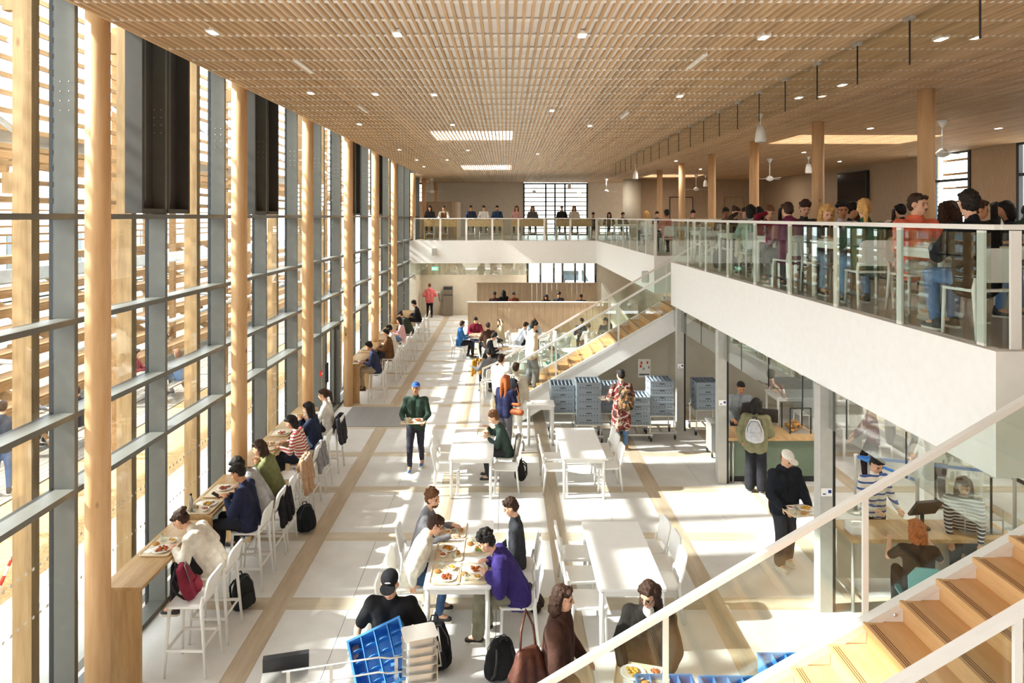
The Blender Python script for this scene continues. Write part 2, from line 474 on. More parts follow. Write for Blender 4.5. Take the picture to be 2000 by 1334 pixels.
# ------------------------------------------------------------------ ceiling of oak slats
ce = struct('ceiling', 'slatted oak ceiling with white cross rails over the whole hall', 'ceiling')
MB().box(-4.14, 14.1, -3, 41.0, CZ + .042, CZ + .08).build('backing', M_backing, ce)
MB().box(-5.0, 14.4, -3, 41.6, 7.63, 7.8).build('roof_slab', M_white, ce)
sl = MB().box(-.0155, .0155, -3, 41, 0, .04).mesh('slat')
for k in range(208):
    link('slat', sl, M_slat, ce, (-4.1 + .0874 * k, 0, CZ))
rl = MB().box(-4.12, 14.08, -.022, .022, .012, .03).mesh('cross_rail')
for k in range(72):
    link('cross_rail', rl, M_backing, ce, (0, -2.6 + .605 * k, CZ))
MB().box(-6.3, -4.13, 33.5, 41, CZ, CZ + .05).build('side_panel', M_slat, ce)
skl = emit('skylight_diffuser', '#fff6ea', 5.0)
for n, (x0, x1, y0, y1, w) in enumerate(((-1.8, .15, 16.5, 18.3, 'nearer of the two over the hall'), (-1.8, .2, 27.5, 29.9, 'farther of the two over the hall'),
                                     (7.3, 10.9, 17.0, 19.0, 'over the gallery tables'), (7.0, 9.6, 33.0, 35.2, 'deep at the back of the gallery'))):
    o = MB().box(x0, x1, y0, y1, CZ + .036, CZ + .05).build('skylight_panel', skl, ce)
    o['label'] = f'glowing skylight panel above the slats, {w}'

# hanging glass smoke curtain above the gallery railing, and the two below the galleries
def smoke_curtain(name, label, panes, ztop, zbot, axis, gm=None):
    M_curtain = gm or MATS['curtain_glass']
    c = thing(name, label, 'glass screen')
    for (a, b, t) in panes:
        if axis == 'y':
            p = MB().box(t - .004, t + .004, a + .006, b - .006, zbot, ztop).build('pane', M_curtain, c)
            MB().box(t - .007, t + .007, a - .006, a + .006, zbot, ztop).build('seal', M_dark, c)
            MB().box(t - .03, t + .03, a - .06, a + .06, ztop - .03, ztop + .02).build('clamp', M_steel, c)
        else:
            MB().box(a + .006, b - .006, t - .004, t + .004, zbot, ztop).build('pane', M_curtain, c)
            MB().box(a - .006, a + .006, t - .007, t + .007, zbot, ztop).build('seal', M_steel, c)
    return c
smoke_curtain('smoke_curtain', 'row of hanging glass smoke panels under the slatted ceiling', [(5.9 + 1.03 * k, 6.93 + 1.03 * k, 4.1) for k in range(20)], CZ, 6.64, 'y')
smoke_curtain('smoke_curtain', 'glass smoke panels hanging below the white edge of the near gallery', [(5.85 + 1.24 * k, 7.09 + 1.24 * k, 4.16) for k in range(9)], 2.91, 2.38, 'y', glass('low_curtain_glass', (.88, .9, .88), .16, .6))
smoke_curtain('smoke_curtain', 'glass smoke panels hanging below the far gallery', [(-4.5 + 1.25 * k, -3.25 + 1.25 * k, 32.06) for k in range(7)], 2.91, 2.36, 'x', MATS['low_curtain_glass'])

# ------------------------------------------------------------------ mezzanine
mz = struct('floor_mezzanine', 'white edged upper gallery running round the hall', 'gallery')
Z0 = 2.91
for n, (x0, x1, y0, y1) in enumerate(((4.1, 14.1, 5.71, 16.95), (6.5, 14.1, 16.95, 19.55), (4.25, 14.1, 19.55, 32.0), (-4.72, 14.1, 32.0, 41.2), (6.45, 14.1, 3.3, 5.71))):
    s = MB().box(x0, x1, y0, y1, Z0, MZ - .01).build('gallery_slab', M_white, mz)
    MB().box(x0 + .1, x1, y0 + .1, y1, MZ - .01, MZ).build('floor_finish', M_mezz, s)
MB().box(-6.3, -4.72, 33.6, 41.2, Z0, MZ).build('gallery_slab', M_mezz, mz)

def railing(name, label, a, b, z0=MZ, n=8, hgt=1.05, z1=None, end_posts=True, glassed=True, post=.045):
    """posts, one pane between each pair and a flat top rail, level or sloping"""
    if z1 is None: z1 = z0
    g = thing(name, label, 'railing', (a[0], a[1], z0), group='glass railings')
    A = Vector((0, 0, 0)); B = Vector((b[0] - a[0], b[1] - a[1], z1 - z0)); d = B.normalized()
    hz = Vector((B.x, B.y, 0)).normalized(); side = Vector((-hz.y, hz.x, 0))
    MB().bar(A + Vector((0, 0, hgt - .02)) - d * .03, B + Vector((0, 0, hgt - .02)) + d * .03, .055, .045).build('top_rail', M_metalw, g)
    for i in range(n + 1):
        p = A + B * (i / n)
        if i in (0, n) and not end_posts: continue
        q = Matrix.Identity(4); q.col[0][:3] = hz; q.col[1][:3] = side; q.col[2][:3] = (0, 0, 1); q.translation = p
        MB().box(-post, post, -.012, .012, -.02 if z1 == z0 else -.12, hgt - .045, q).build('post', M_metalw, g)
    if glassed:
        for i in range(n):
            p, q = A + B * (i / n) + hz * .012, A + B * ((i + 1) / n) - hz * .012
            lo, hi = Vector((0, 0, .03 if z1 == z0 else -.03)), Vector((0, 0, hgt - .07)); s = side * .022; t = side * .032
            vs = [p + lo + s, q + lo + s, q + hi + s, p + hi + s, p + lo + t, q + lo + t, q + hi + t, p + hi + t]
            MB().add(vs, [(0, 1, 2, 3), (7, 6, 5, 4), (0, 4, 5, 1), (1, 5, 6, 2), (2, 6, 7, 3), (3, 7, 4, 0)]).build('pane', M_rail_glass, g)
    return g
railing('glass_railing', 'white framed glass railing on the near gallery edge beside the diners', (4.14, 5.78), (4.14, 16.9), n=8, end_posts=False)
MB().box(-.012, .012, -.045, .045, 0, 1.0).build('post', M_metalw, bpy.data.objects['glass_railing']).location = (0, .16, 0)
railing('glass_railing', 'short glass railing of the gallery end above the near stair', (4.2, 5.76), (6.4, 5.76), n=2, end_posts=False)
MB().box(-.045, .045, -.012, .012, 0, 1.0).build('post', M_metalw, bpy.data.objects['glass_railing.001']).location = (.1, 0, 0)
railing('glass_railing', 'glass railing of the gallery edge beyond the far stair', (4.3, 19.6), (4.3, 31.9), n=9)
railing('glass_railing', 'glass railing across the far gallery in front of the bar desks', (-4.3, 32.05), (4.25, 32.05), n=7)
railing('glass_railing', 'short glass railing where the far stair meets the gallery', (4.3, 19.6), (6.5, 19.6), n=2)

# ------------------------------------------------------------------ two straight stairs
def stair(label, y0, y1):
    st = thing('staircase', label, 'staircase', (-.31, y0, 0), group='timber stairs between white stringers')
    w = y1 - y0; NR, rise, go = 24, MZ / 24, .28
    tm = MB().box(-.03, go + .005, .06, w - .06, -.045, 0).mesh('tread'); rm = MB().box(0, .025, .06, w - .06, -rise, -.045).mesh('riser')
    gm = MB()
    for dx in (.0, .018, .036): gm.box(dx, dx + .006, .1, w - .1, 0, .0015)
    gm = gm.mesh('nosing_groove'); gmat = plain('groove', '#6d4526', rough=.7)
    for k in range(NR):
        z = rise * (k + 1)
        t = link('tread', tm, M_tread, st, (go * k, 0, z)); link('riser', rm, M_tread, st, (go * k, 0, z))
        link('nosing_groove', gm, gmat, t)
    L = go * NR; sl_ = rise / go
    pts = [(-.12, 0), (-.12, .10), (0 - .02, .22), (L, MZ + .06), (L, MZ - .42), (.62, 0)]
    for yy in (0, w - .06):
        s = MB().prism(pts, yy, yy + .06).build('stringer', M_white, st)
        pz = [(-.03, .15), (L, MZ + .02), (L, MZ + .075), (-.06, .22)]
        MB().prism(pz, yy - .012, yy + .072).build('stringer_cap', M_metalw, s)
        b = MB()
        for k in range(5):
            x = .2 + k * 1.5
            for dx in (-.09, .09): b.ell((x + dx, yy - .016, (x + dx) * sl_ + .1), (.014, .008, .014), n=6, m=4)
        b.build('bolts', M_steel, s)
    MB().prism([(.7, .0), (L, MZ - .40), (L, MZ - .36), (.65, .04)], .06, w - .06).build('soffit', M_white, st)
    return st
NS0, NS1, FS0, FS1 = 3.72, 5.3, 16.92, 18.5
stair('timber stair with grooved treads and white stringers rising in the foreground', NS0, NS1)
stair('timber stair rising behind the crate trolleys', FS0, FS1)
def stair_rail(label, y):
    sl_ = MZ / 24 / .28; g = railing('stair_railing', label, (-.31, y), (5.9, y), 0.14, n=4, z1=.14 + 6.21 * sl_, hgt=.98, post=.022)
    MB().bar((-.32, 0, .84), (-.02, 0, .96), .055, .045).bar((-.32, 0, .86), (-.32, 0, -.14), .04, .024).build('end_post', M_metalw, g)
    return g
stair_rail('sloping white handrail with glass on the hall side of the foreground stair', NS1 + .01)
stair_rail('broad white handrail of the foreground stair nearest the camera', NS0 + .01)
stair_rail('sloping glass balustrade of the far stair beside the crates', FS0 + .01)
stair_rail('sloping glass balustrade of the far stair beside the round tables', FS1 - .02)

# ------------------------------------------------------------------ walls
def wall(name, label, boxes, mat):
    w = struct(name, label, 'wall')
    for b in boxes: MB().box(*b).build('wall_panel', mat, w)
    return w
wall('wall_front', 'unseen pale end wall added behind the viewpoint', [(-4.9, 14.3, -3.2, -3.0, 0, 7.63)], M_cream)  # unseen end wall, added to hold back light from behind the camera
wall('wall_back_lower', 'cream wall behind the water fountain', [(-4.75, 1.1, 35.5, 35.7, 0, 2.91), (4.7, 14.1, 35.5, 35.7, 0, 2.91)], M_cream)
wall('wall_back_upper', 'pale wall at the end of the far gallery', [(-4.9, 1.05, 41, 41.2, MZ, 7.3), (4.92, 8.0, 41, 41.2, MZ, 7.3), (-6.3, -5.95, 41, 41.2, MZ, 7.3)], M_cream)
wall('wall_gallery_back', 'oak boarded wall closing the gallery', [(7.1, 14.1, 37.4, 37.6, MZ, 7.3)], M_oakpanel)
wall('wall_right', 'oak boarded side wall of the gallery with tall windows',
     [(14.1, 14.3, 22.5, 37.6, MZ, 7.3), (14.1, 14.3, 18.8, 20.7, MZ, 7.3), (14.1, 14.3, -3, 16.8, MZ, 7.3), (14.1, 14.3, 16.8, 18.8, MZ, MZ + .12), (14.1, 14.3, 20.7, 22.5, MZ, MZ + .12)], M_oakpanel)
wall('wall_right_lower', 'greige wall behind the service counters', [(13.3, 13.5, -3, 19, 0, 2.91)], M_greige)
wall('wall_stair', 'greige concrete wall under the far stair', [(4.3, 13.3, 18.62, 18.8, 0, 2.91)], M_greige)
o = MB().prism([(1.3, 0), (4.4, 0), (4.4, 2.42), (1.3, .56)], 18.52, 18.62).build('wall_understair', M_greige)
tag(o, 'triangular concrete wall beneath the far stair', 'wall', kind='structure')
wall('wall_inner', 'brown panelled wall beyond the round tables', [(6.4, 6.55, 19, 35.5, 0, 2.91)], M_oakpanel)
wall('wall_left_end', 'white side wall of the far gallery', [(-6.4, -6.3, 33.5, 41.2, MZ, 7.3)], M_white)
MB_c = MB().lathe([(.5, MZ), (.5, 7.28)], (6.9, 37.3, 0), n=24).build('wall_corner', M_cream, None, True)
tag(MB_c, 'rounded pale wall corner at the back of the gallery', 'wall', kind='structure')
MB().box(-4.74, -4.4, 33.4, 35.5, 0, 2.91).build('wall_end_return', M_cream).name = 'wall_return'
tag(bpy.data.objects['wall_return'], 'narrow cream return wall beside the end of the facade', 'wall', kind='structure')

def window(name, label, axis, t, a, b, z0, z1, cuts, tr=(), slats=None):
    w = struct(name, label, 'window')
    def bx(p, q, r, s, d0, d1):
        return (p, q, t + d0, t + d1, r, s) if axis == 'x' else (t + d0, t + d1, p, q, r, s)
    for c in [a + .04, *cuts, b - .04]: MB().box(*bx(c - .05, c + .05, z0, z1, -.04, .08)).build('frame', M_dark, w)
    for z in (z0 + .04, z1 - .04, *tr): MB().box(*bx(a, b, z - .04, z + .04, -.03, .07)).build('frame', M_dark, w)
    cs = [a, *cuts, b]
    for p, q in zip(cs[:-1], cs[1:]): MB().box(*bx(p + .05, q - .05, z0, z1, .01, .02)).build('pane', M_glass, w)
    if slats:
        z = z0 + .1
        while z < z1 + .2:
            MB().box(*bx(a - .3, b + .3, z, z + .07, .5, .56)).build('sunshade_slat', M_larch, w); z += slats
    return w
window('window_2', 'tall window with outside slats at the end of the far gallery', 'x', 41.0, 1.05, 4.92, MZ, 7.12, (2.4, 2.95, 3.55), slats=.27)
window('window_3', 'narrow slatted window at the corner of the far gallery', 'x', 41.0, -5.95, -4.9, MZ, 7.12, (), slats=.27)
window('window_4', 'tall window in the oak wall beside the log column', 'y', 14.1, 20.7, 22.5, MZ + .12, 7.15, (), (6.25,), slats=.45)
window('window_5', 'tall window in the oak wall closest to the camera', 'y', 14.1, 16.8, 18.8, MZ + .12, 7.15, (), (6.25,), slats=.45)
window('window_6', 'dark framed glazing behind the oak enclosures on the ground floor', 'x', 35.5, 1.1, 4.7, .1, 2.91, (1.8, 2.5, 2.95, 3.6, 4.1))
for n, (x0, x1) in enumerate(((9.0, 10.2), (12.0, 13.0))):
    d = struct(f'door_{n + 2}', ['flush oak door in the gallery back wall beside an alarm box', 'open oak door with a pale edge in the gallery back wall'][n], 'door')
    MB().box(x0, x1, 37.34, 37.41, MZ, MZ + 2.15).build('door_leaf', M_oakpanel, d)
    MB().box(x0 - .04, x0, 37.33, 37.41, MZ, MZ + 2.2).box(x1, x1 + .04, 37.33, 37.41, MZ, MZ + 2.2).box(x0, x1, 37.33, 37.41, MZ + 2.15, MZ + 2.2).build('frame', M_dark if n == 0 else M_glulam, d)

# grey steel posts under the near gallery, white posts farther in
sgn = plain('sign_blue', '#2b3a8c', rough=.5)
for n, (x, y) in enumerate(((4.13, 8.88), (4.13, 13.1), (4.15, 16.3))):
    p = thing('steel_post', ['pale grey steel post beside the till counter', 'pale grey steel post beside the green panelled counter', 'pale grey steel post at the end of the far stair'][n], 'column', (x, y, 0), kind='structure')
    MB().box(-.08, .08, -.09, .09, 0, Z0).build('shaft', plain('post_grey', '#b5b3ac', rough=.5), p)
    MB().box(.082, .125, -.07, .06, 0, Z0).build('door_edge', M_black, p)
    if n < 3:
        s = MB().box(-.07, .07, -.094, -.09, 1.5, 1.6).build('sign', M_white, p)
        MB().box(.02, .06, -.097, -.094, 1.54, 1.58).box(-.05, -.01, -.097, -.094, 1.52, 1.535).build('sign_print', sgn, s)
for n, y in enumerate((10.88, 14.65)):
    o = MB().box(6.62, 6.78, y - .08, y + .08, 0, Z0).build('white_post', M_white)
    tag(o, ['square white post behind the belt barrier', 'square white post deep under the gallery'][n], 'column', kind='structure')

# ------------------------------------------------------------------ outside
gr = struct('ground', 'concrete path, wood chips and grey decking outside the facade', 'ground')
MB().box(-6.7, -4.9, -3, 48, -.3, -.05).build('path', plain('path_concrete', '#a8a59f', rough=.8, var=.06, scale=2), gr)
chips = plain('wood_chips', '#b08f62', rough=.95, var=.35, scale=26, bump=1.0, bscale=40)
MB().box(-9.0, -6.7, -3, 48, -.3, -.06).build('chip_bed', chips, gr)
MB().box(-40, -12.0, -10, 90, -.35, -.1).build('yard', plain('yard', '#8f8d82', rough=.9, var=.15, scale=1), gr)
MB().box(-12, 60, 42, 90, -.35, -.12).build('yard', MATS['yard'], gr)
dk = MB().box(-.07, .07, -3, 48, -.2, -.04).mesh('deck_board')
for k in range(20): link('deck_board', dk, M_deck, gr, (-9.08 - .15 * k, 0, 0))
for k in range(18):
    y = MY[0] + BAY * k
    p = thing('timber_post', f'square glued timber post outside the glass, {ORD[k - 3] if 3 <= k < 10 else str(k + 1) + "th"} from the near end', 'post', (-5.0, y, -.06), group='timber posts outside the glass', kind='structure')
    MB().box(-.1, .1, -.06, .06, 0, 8.4).build('shaft', M_glulam, p)
    for z in (5.4, 7.3): MB().box(-.22, -.1, -.045, .045, z, z + .22).build('bracket', M_glulam, p)
    if k % 2 == 1: MB().tube([(-.1, .1, 6.0), (-.9, .1, 6.6), (-3.0, .1, 8.0)], .035, 8).build('brace', M_galv, p, True)
    else: MB().tube([(-.1, .08, 3.6), (-1.3, .08, 3.2), (-2.6, .08, 3.3)], .035, 8).build('brace', M_galv, p, True)
ss = thing('sunshade_screen', 'open screen of horizontal larch slats beyond the facade', 'slat screen', kind='structure')
sm_ = MB().box(-.02, .02, -2, 50, 0, .085).mesh('slat')
for k in range(13): link('slat', sm_, M_larch, ss, (-8.2, 0, 5.35 + .29 * k))
pm_ = MB().box(-.06, .06, -.06, .06, -.06, 9.1).mesh('post')
for k in range(9): link('post', pm_, M_larch, ss, (-8.29, 3.2 + 2 * BAY * 1.5 * k, 0))
cn = thing('timber_canopy', 'outdoor timber canopy of sloping beams behind the slat screen', 'canopy', kind='structure')
bm_ = MB().bar((-10.5, 0, 6.15), (-15.5, 0, 7.0), .1, .3).mesh('beam'); jm = MB().box(-.04, .04, -2, 50, 0, .12).mesh('joist')
for k in range(12): link('beam', bm_, M_larch_x, cn, (0, 3 + 3.8 * k, 0))
for k in range(10): link('joist', jm, M_larch, cn, (-10.8 - .5 * k, 0, 6.35 + .085 * k))
for k in range(12): MB().box(-.09, .09, -.09, .09, -.06, 6.6).build('post', M_larch, cn).location = (-12.6, 3 + 3.8 * k, 0)
MB().box(-15.2, -12.2, -2, 50, 7.3, 7.34).build('metal_roof', M_galv, cn)
bl = thing('outdoor_bleachers', 'stepped larch terrace with galvanised edge seen through the glass', 'terrace', kind='structure')
plk = MB().box(-.32, .32, -2, 50, 0, .06).mesh('plank'); plk2 = MB().box(-.03, .03, -2, 50, -.2, 0).mesh('edge_board')
for k in range(8):
    link('plank', plk, M_larch, bl, (-12.2 - .75 * k, 0, .45 + .46 * k)); link('edge_board', plk2, M_larch, bl, (-11.86 - .75 * k, 0, .45 + .46 * k))
for k in range(11): MB().bar((-12.0, 2 + 3.8 * k, .25), (-17.8, 2 + 3.8 * k, 3.6), .12, .25).build('carriage', M_larch_x, bl); MB().bar((-12.6, 3.2 + 3.8 * k, 0), (-13.9, 3.9 + 3.8 * k, 1.5), .1, .1).build('brace', M_larch_x, bl)
MB().box(-11.8, -11.7, -2, 50, 3.55, 3.85).box(-12.1, -11.8, -2, 50, 3.5, 3.6).build('galvanised_channel', M_galv, bl)
rr_ = MB().box(-.03, .03, -2, 50, 0, .07).mesh('guard_rail')
for k in range(6): link('guard_rail', rr_, M_larch, bl, (-18.0, 0, 4.1 + .3 * k))
for k in range(14): MB().box(-18.1, -18.0, 1 + 3 * k, 1.1 + 3 * k, 0, 5.9).build('guard_post', M_larch, bl)
ob = thing('neighbour_building', 'low grey building far beyond the terrace', 'building', kind='structure')
MB().box(-34, -30, -5, 70, 0, 5.2).build('wall', plain('far_wall', '#aeb0ae', rough=.8), ob)
for k in range(14): MB().box(-30.03, -29.95, 1 + 5 * k, 3.2 + 5 * k, 1.6, 4.0).build('window', plain('far_window', '#5c666b', rough=.2), ob)
vn = thing('parked_van', 'white van parked outside the rear glazing', 'van', (4.1, 43.6, -.1))
MB().prism([(-1.6, .35), (1.7, .35), (1.75, 1.0), (1.2, 1.15), (.75, 1.95), (-1.6, 2.0)], -.85, .85).build('body', M_white, vn)
MB().prism([(.65, 1.15), (1.1, 1.15), (.72, 1.85), (.65, 1.85)], -.87, .87).box(-.6, .45, -.87, .87, 1.2, 1.8).build('windows', plain('van_glass', '#39454c', rough=.15), vn)
for x in (-1.0, 1.1):
    for y in (-.8, .8):
        MB().lathe([(.32, -.1), (.32, .1)], n=14, M=Matrix.Rotation(R(90), 3, 'X')).build('wheel', M_black, vn).location = (x, y, .32)

# ------------------------------------------------------------------ furniture models
def back_frame_pts(w, y0, y1, z0, z1, r=.09):
    """rear legs rising and meeting in a rounded top"""
    pts = [(-w - .02, y0, 0), (-w, y0 * .7 + y1 * .3, z0)]
    for i in range(6):
        t = R(180 - 90 * i / 5); pts.append((-w + r + r * math.cos(t), y1, z1 - r + r * math.sin(t)))
    return pts + [(-p[0], p[1], p[2]) for p in reversed(pts)]

def make_chair():
    t = empty('plastic_chair')
    MB().rbox(-.21, .21, -.2, .22, .43, .455, .06).build('seat', M_plast, t)
    for s in (-1, 1):
        MB().tube([(s * .19, .2, 0), (s * .18, .185, .44)], [.015, .02], 8).build('leg', M_plast, t, True)
        MB().tube([(s * .205, -.25, 0), (s * .195, -.2, .45), (s * .19, -.22, .56)], [.015, .021, .018], 8).build('leg', M_plast, t, True)
    pts = []
    for i in range(7): a = R(180 - 30 * i); pts.append((-.0 + .19 * math.cos(a) * (1.0 if i in (0, 6) else 1), .73 + .10 * math.sin(a)))
    pts = [(-.19, .52), (-.2, .62)] + [(-.2 + .08 * (1 - math.cos(R(18 * i))), .76 + .075 * math.sin(R(18 * i))) for i in range(6)]
    pts = pts + [(-x, z) for x, z in reversed(pts)]
    b = MB(); n = len(pts)
    def cv(x, z, d): return (x, -.2 - .2 * (z - .45) + .35 * x * x * 1.2 - .02 + d, z)
    b.add([cv(x, z, 0) for x, z in pts] + [cv(x, z, -.022) for x, z in pts], [tuple(range(n - 1, -1, -1)), tuple(range(n, 2 * n))] + [(i, (i + 1) % n, (i + 1) % n + n, i + n) for i in range(n)])
    b.build('backrest', M_plast, t)
    return t

def make_stool():
    t = empty('bar_stool')
    MB().rbox(-.2, .2, -.19, .2, .755, .78, .06).build('seat', M_plast, t)
    for s in (-1, 1):
        MB().tube([(s * .215, .215, 0), (s * .17, .175, .76)], [.015, .021], 8).build('leg', M_plast, t, True)
        MB().tube([(s * .225, -.25, 0), (s * .185, -.185, .77), (s * .185, -.2, .88)], [.015, .022, .018], 8).build('leg', M_plast, t, True)
        MB().bar((s * .2, .2, .3), (s * .21, -.225, .3), .022, .028).build('side_rail', M_plast, t)
    MB().bar((-.2, .205, .28), (.2, .205, .28), .022, .03).build('footrest', M_plast, t)
    MB().bar((-.21, -.228, .34), (.21, -.228, .34), .018, .022).build('back_rail', M_plast, t)
    pts = [(-.185, .84), (-.195, .93)] + [(-.195 + .08 * (1 - math.cos(R(18 * i))), 1.02 + .075 * math.sin(R(18 * i))) for i in range(6)]
    pts = pts + [(-x, z) for x, z in reversed(pts)]; n = len(pts)
    def cv(x, z, d): return (x, -.19 - .2 * (z - .78) + .42 * x * x - .015 + d, z)
    MB().add([cv(x, z, 0) for x, z in pts] + [cv(x, z, -.022) for x, z in pts], [tuple(range(n - 1, -1, -1)), tuple(range(n, 2 * n))] + [(i, (i + 1) % n, (i + 1) % n + n, i + n) for i in range(n)]).build('backrest', M_plast, t)
    return t

def chair(label, x, y, rz, z=0, group='white plastic chairs'): return use('chair', make_chair, 'chair', label, (x, y, z), rz, group)
def stool(label, x, y, rz, z=0, group='white bar stools'): return use('stool', make_stool, 'bar stool', label, (x, y, z), rz, group)

def make_table(L=1.77, W=.8, h=.75):
    def mk():
        t = empty('dining_table')
        MB().rbox(-W / 2, W / 2, -L / 2, L / 2, h - .028, h, .025).build('tabletop', plain('table_white', '#eeeeec', rough=.3, var=.015), t)
        f = MB()
        f.box(-W / 2 + .06, W / 2 - .06, -L / 2 + .03, -L / 2 + .055, h - .1, h - .028); f.build('apron', M_metalw, t)
        MB().box(-W / 2 + .06, W / 2 - .06, L / 2 - .055, L / 2 - .03, h - .1, h - .028).build('apron', M_metalw, t)
        for s in (-1, 1): MB().box(s * (W / 2 - .043) - .012, s * (W / 2 - .043) + .012, -L / 2 + .06, L / 2 - .06, h - .1, h - .028).build('apron', M_metalw, t)
        for s in (-1, 1):
            for q in (-1, 1): MB().lathe([(.026, 0), (.03, h - .03)], (s * (W / 2 - .045), q * (L / 2 - .045), 0), n=12).build('leg', M_metalw, t, True)
        return t
    return mk
def table(label, x, y, rz=0, z=0, L=1.77, W=.8, h=.75): return use(('table', L, W, h), make_table(L, W, h), 'table', label, (x, y, z), rz, 'white dining tables')

def make_round():
    t = empty('round_table')
    MB().lathe([(.5, .72), (.525, .73), (.525, .748), (.5, .75)], n=32).build('tabletop', MATS['table_white'], t)
    MB().lathe([(.035, .03), (.035, .72)], n=12).build('column', M_metalw, t, True)
    MB().lathe([(.26, 0), (.25, .015), (.05, .035)], n=24).build('foot_plate', M_metalw, t, True)
    return t
def rtable(label, x, y): return use('round', make_round, 'round table', label, (x, y, 0), 0, 'white round tables')

# ---- things to eat from
M_tray = plain('tray_cream', '#ddcdb0', rough=.45, var=.03)
M_china = plain('china', '#f3f1ec', rough=.25, var=.01)
FOODS = [plain('food_' + str(i), c, rough=.6, var=.5, scale=60, bump=.8, bscale=60) for i, c in enumerate(('#c98a2e', '#b9642a', '#d6a63e', '#a8592c', '#8fa043', '#c9a24e'))]
def tray_model():
    t = empty('meal_tray')
    MB().rbox(-.23, .23, -.17, .17, 0, .008, .04).build('base', M_tray, t)
    o = []
    for r, z in ((0, .0), (.012, .018)):
        ring = []
        for cx_, cy_, a0 in ((.19, .13, 0), (-.19, .13, 90), (-.19, -.13, 180), (.19, -.13, 270)):
            for i in range(5): a = R(a0 + 22.5 * i); ring.append((cx_ + (.04 + r) * math.cos(a), cy_ + (.04 + r) * math.sin(a), z))
        o.append(ring)
    inn = [[(x * .97, y * .96, z + .002) for x, y, z in ring] for ring in o]; n = 20
    v = o[0] + o[1] + inn[1] + inn[0]
    MB().add(v, [(a * n + i, a * n + (i + 1) % n, (a + 1) * n + (i + 1) % n, (a + 1) * n + i) for a in range(3) for i in range(n)]).build('rim', M_tray, t)
    return t
def food_mesh(seed, r):
    rnd = random.Random(seed); m = MB()
    for k in range(16):
        a, d = rnd.uniform(0, 6.3), r * math.sqrt(rnd.random()) * .8
        m.ell((d * math.cos(a), d * math.sin(a), .016 + rnd.uniform(0, .012)), (rnd.uniform(.014, .026), rnd.uniform(.012, .02), .012), Matrix.Rotation(a, 3, 'Z'), n=7, m=5)
    return m.mesh('food', True)
_plate = MB().lathe([(.06, 0), (.075, .003), (.115, .018), (.112, .02), (.072, .008), (.0, .007)], n=24).mesh('plate_dish', True)
_bowl = MB().lathe([(.03, 0), (.05, .025), (.055, .04), (.051, .04), (.044, .022), (0, .012)], n=18).mesh('bowl_dish', True)
_cup = MB().lathe([(.027, 0), (.036, .09), (.033, .09), (.025, .008), (0, .007)], n=16).mesh('cup_wall', True)
M_tumbler = glass('tumbler_glass', (.93, .96, .96), .08, .8)
_seed = [0]
def food_set(who, pos, rz, full=True, salad=False):
    """a tray with what stands on it; pos is the middle of the tray's underside"""
    if len(who.split()) > 7: who = who.split(' with ')[0].split(' and ')[0]
    _seed[0] += 1; sd = _seed[0]; rnd = random.Random(sd * 7)
    use('tray', tray_model, 'tray', f'cream cafeteria tray belonging to the {who}', pos, rz, 'meal trays')
    Mx = Matrix.Rotation(R(rz), 3, 'Z')
    def at(x, y): q = Mx @ Vector((x, y, .0085)); return (pos[0] + q.x, pos[1] + q.y, pos[2] + q.z)
    fl_ = rnd.choice([-1, 1])
    p = thing('dinner_plate', f'white plate of food on the tray of the {who}', 'plate', at(-.08 * fl_, -.03), rnd.uniform(0, 360), 'plates of food')
    link('dish', _plate, M_china, p); link('food', food_mesh(sd, .08), FOODS[sd % 4], p)['label'] = 'golden brown cooked food'
    if salad: link('food', food_mesh(sd + 50, .05), FOODS[4], p, (.04, .05, .004))
    if not full: return
    b = thing('small_bowl', f'small white bowl on the tray of the {who}', 'bowl', at(.12 * fl_, -.07), 0, 'small bowls')
    link('dish', _bowl, M_china, b); link('food', food_mesh(sd + 90, .03), FOODS[(sd + 1) % 4], b, (0, 0, .008))
    tag(link('tumbler', _cup, M_tumbler, None, at(.15 * fl_, .07)), f'clear drinking glass on the tray of the {who}', 'glass', 'drinking glasses')
    r = MB().ell((0, 0, .02), (.045, .032, .024), n=10, m=6).mesh('bread_roll', True)
    tag(link('bread_roll', r, plain('crust', '#b98544', rough=.7, var=.3), None, at(.04 * fl_, .1)), f'crusty bread roll on the tray of the {who}', 'bread', 'bread rolls')
    n_ = MB().box(-.05, .05, -.045, .045, 0, .004).build('paper_napkin', M_white); n_.location = at(-.11 * fl_, .11); n_.rotation_euler.z = rnd.uniform(0, 3)
    tag(n_, f'folded white napkin on the tray of the {who}', 'napkin', 'paper napkins')

# ------------------------------------------------------------------ people
def ik(S, T, l1, l2, pole):
    S, T = Vector(S), Vector(T); d = T - S; D = d.length
    if D > (l1 + l2) * .995: T = S + d * ((l1 + l2) * .995 / D); d = T - S; D = d.length
    a = (l1 * l1 - l2 * l2 + D * D) / (2 * D); h = math.sqrt(max(0, l1 * l1 - a * a)); n = d.normalized()
    p = Vector(pole); p = (p - n * p.dot(n)); p = p.normalized() if p.length > 1e-4 else Vector((0, 0, -1))
    return S + n * a + p * h, T

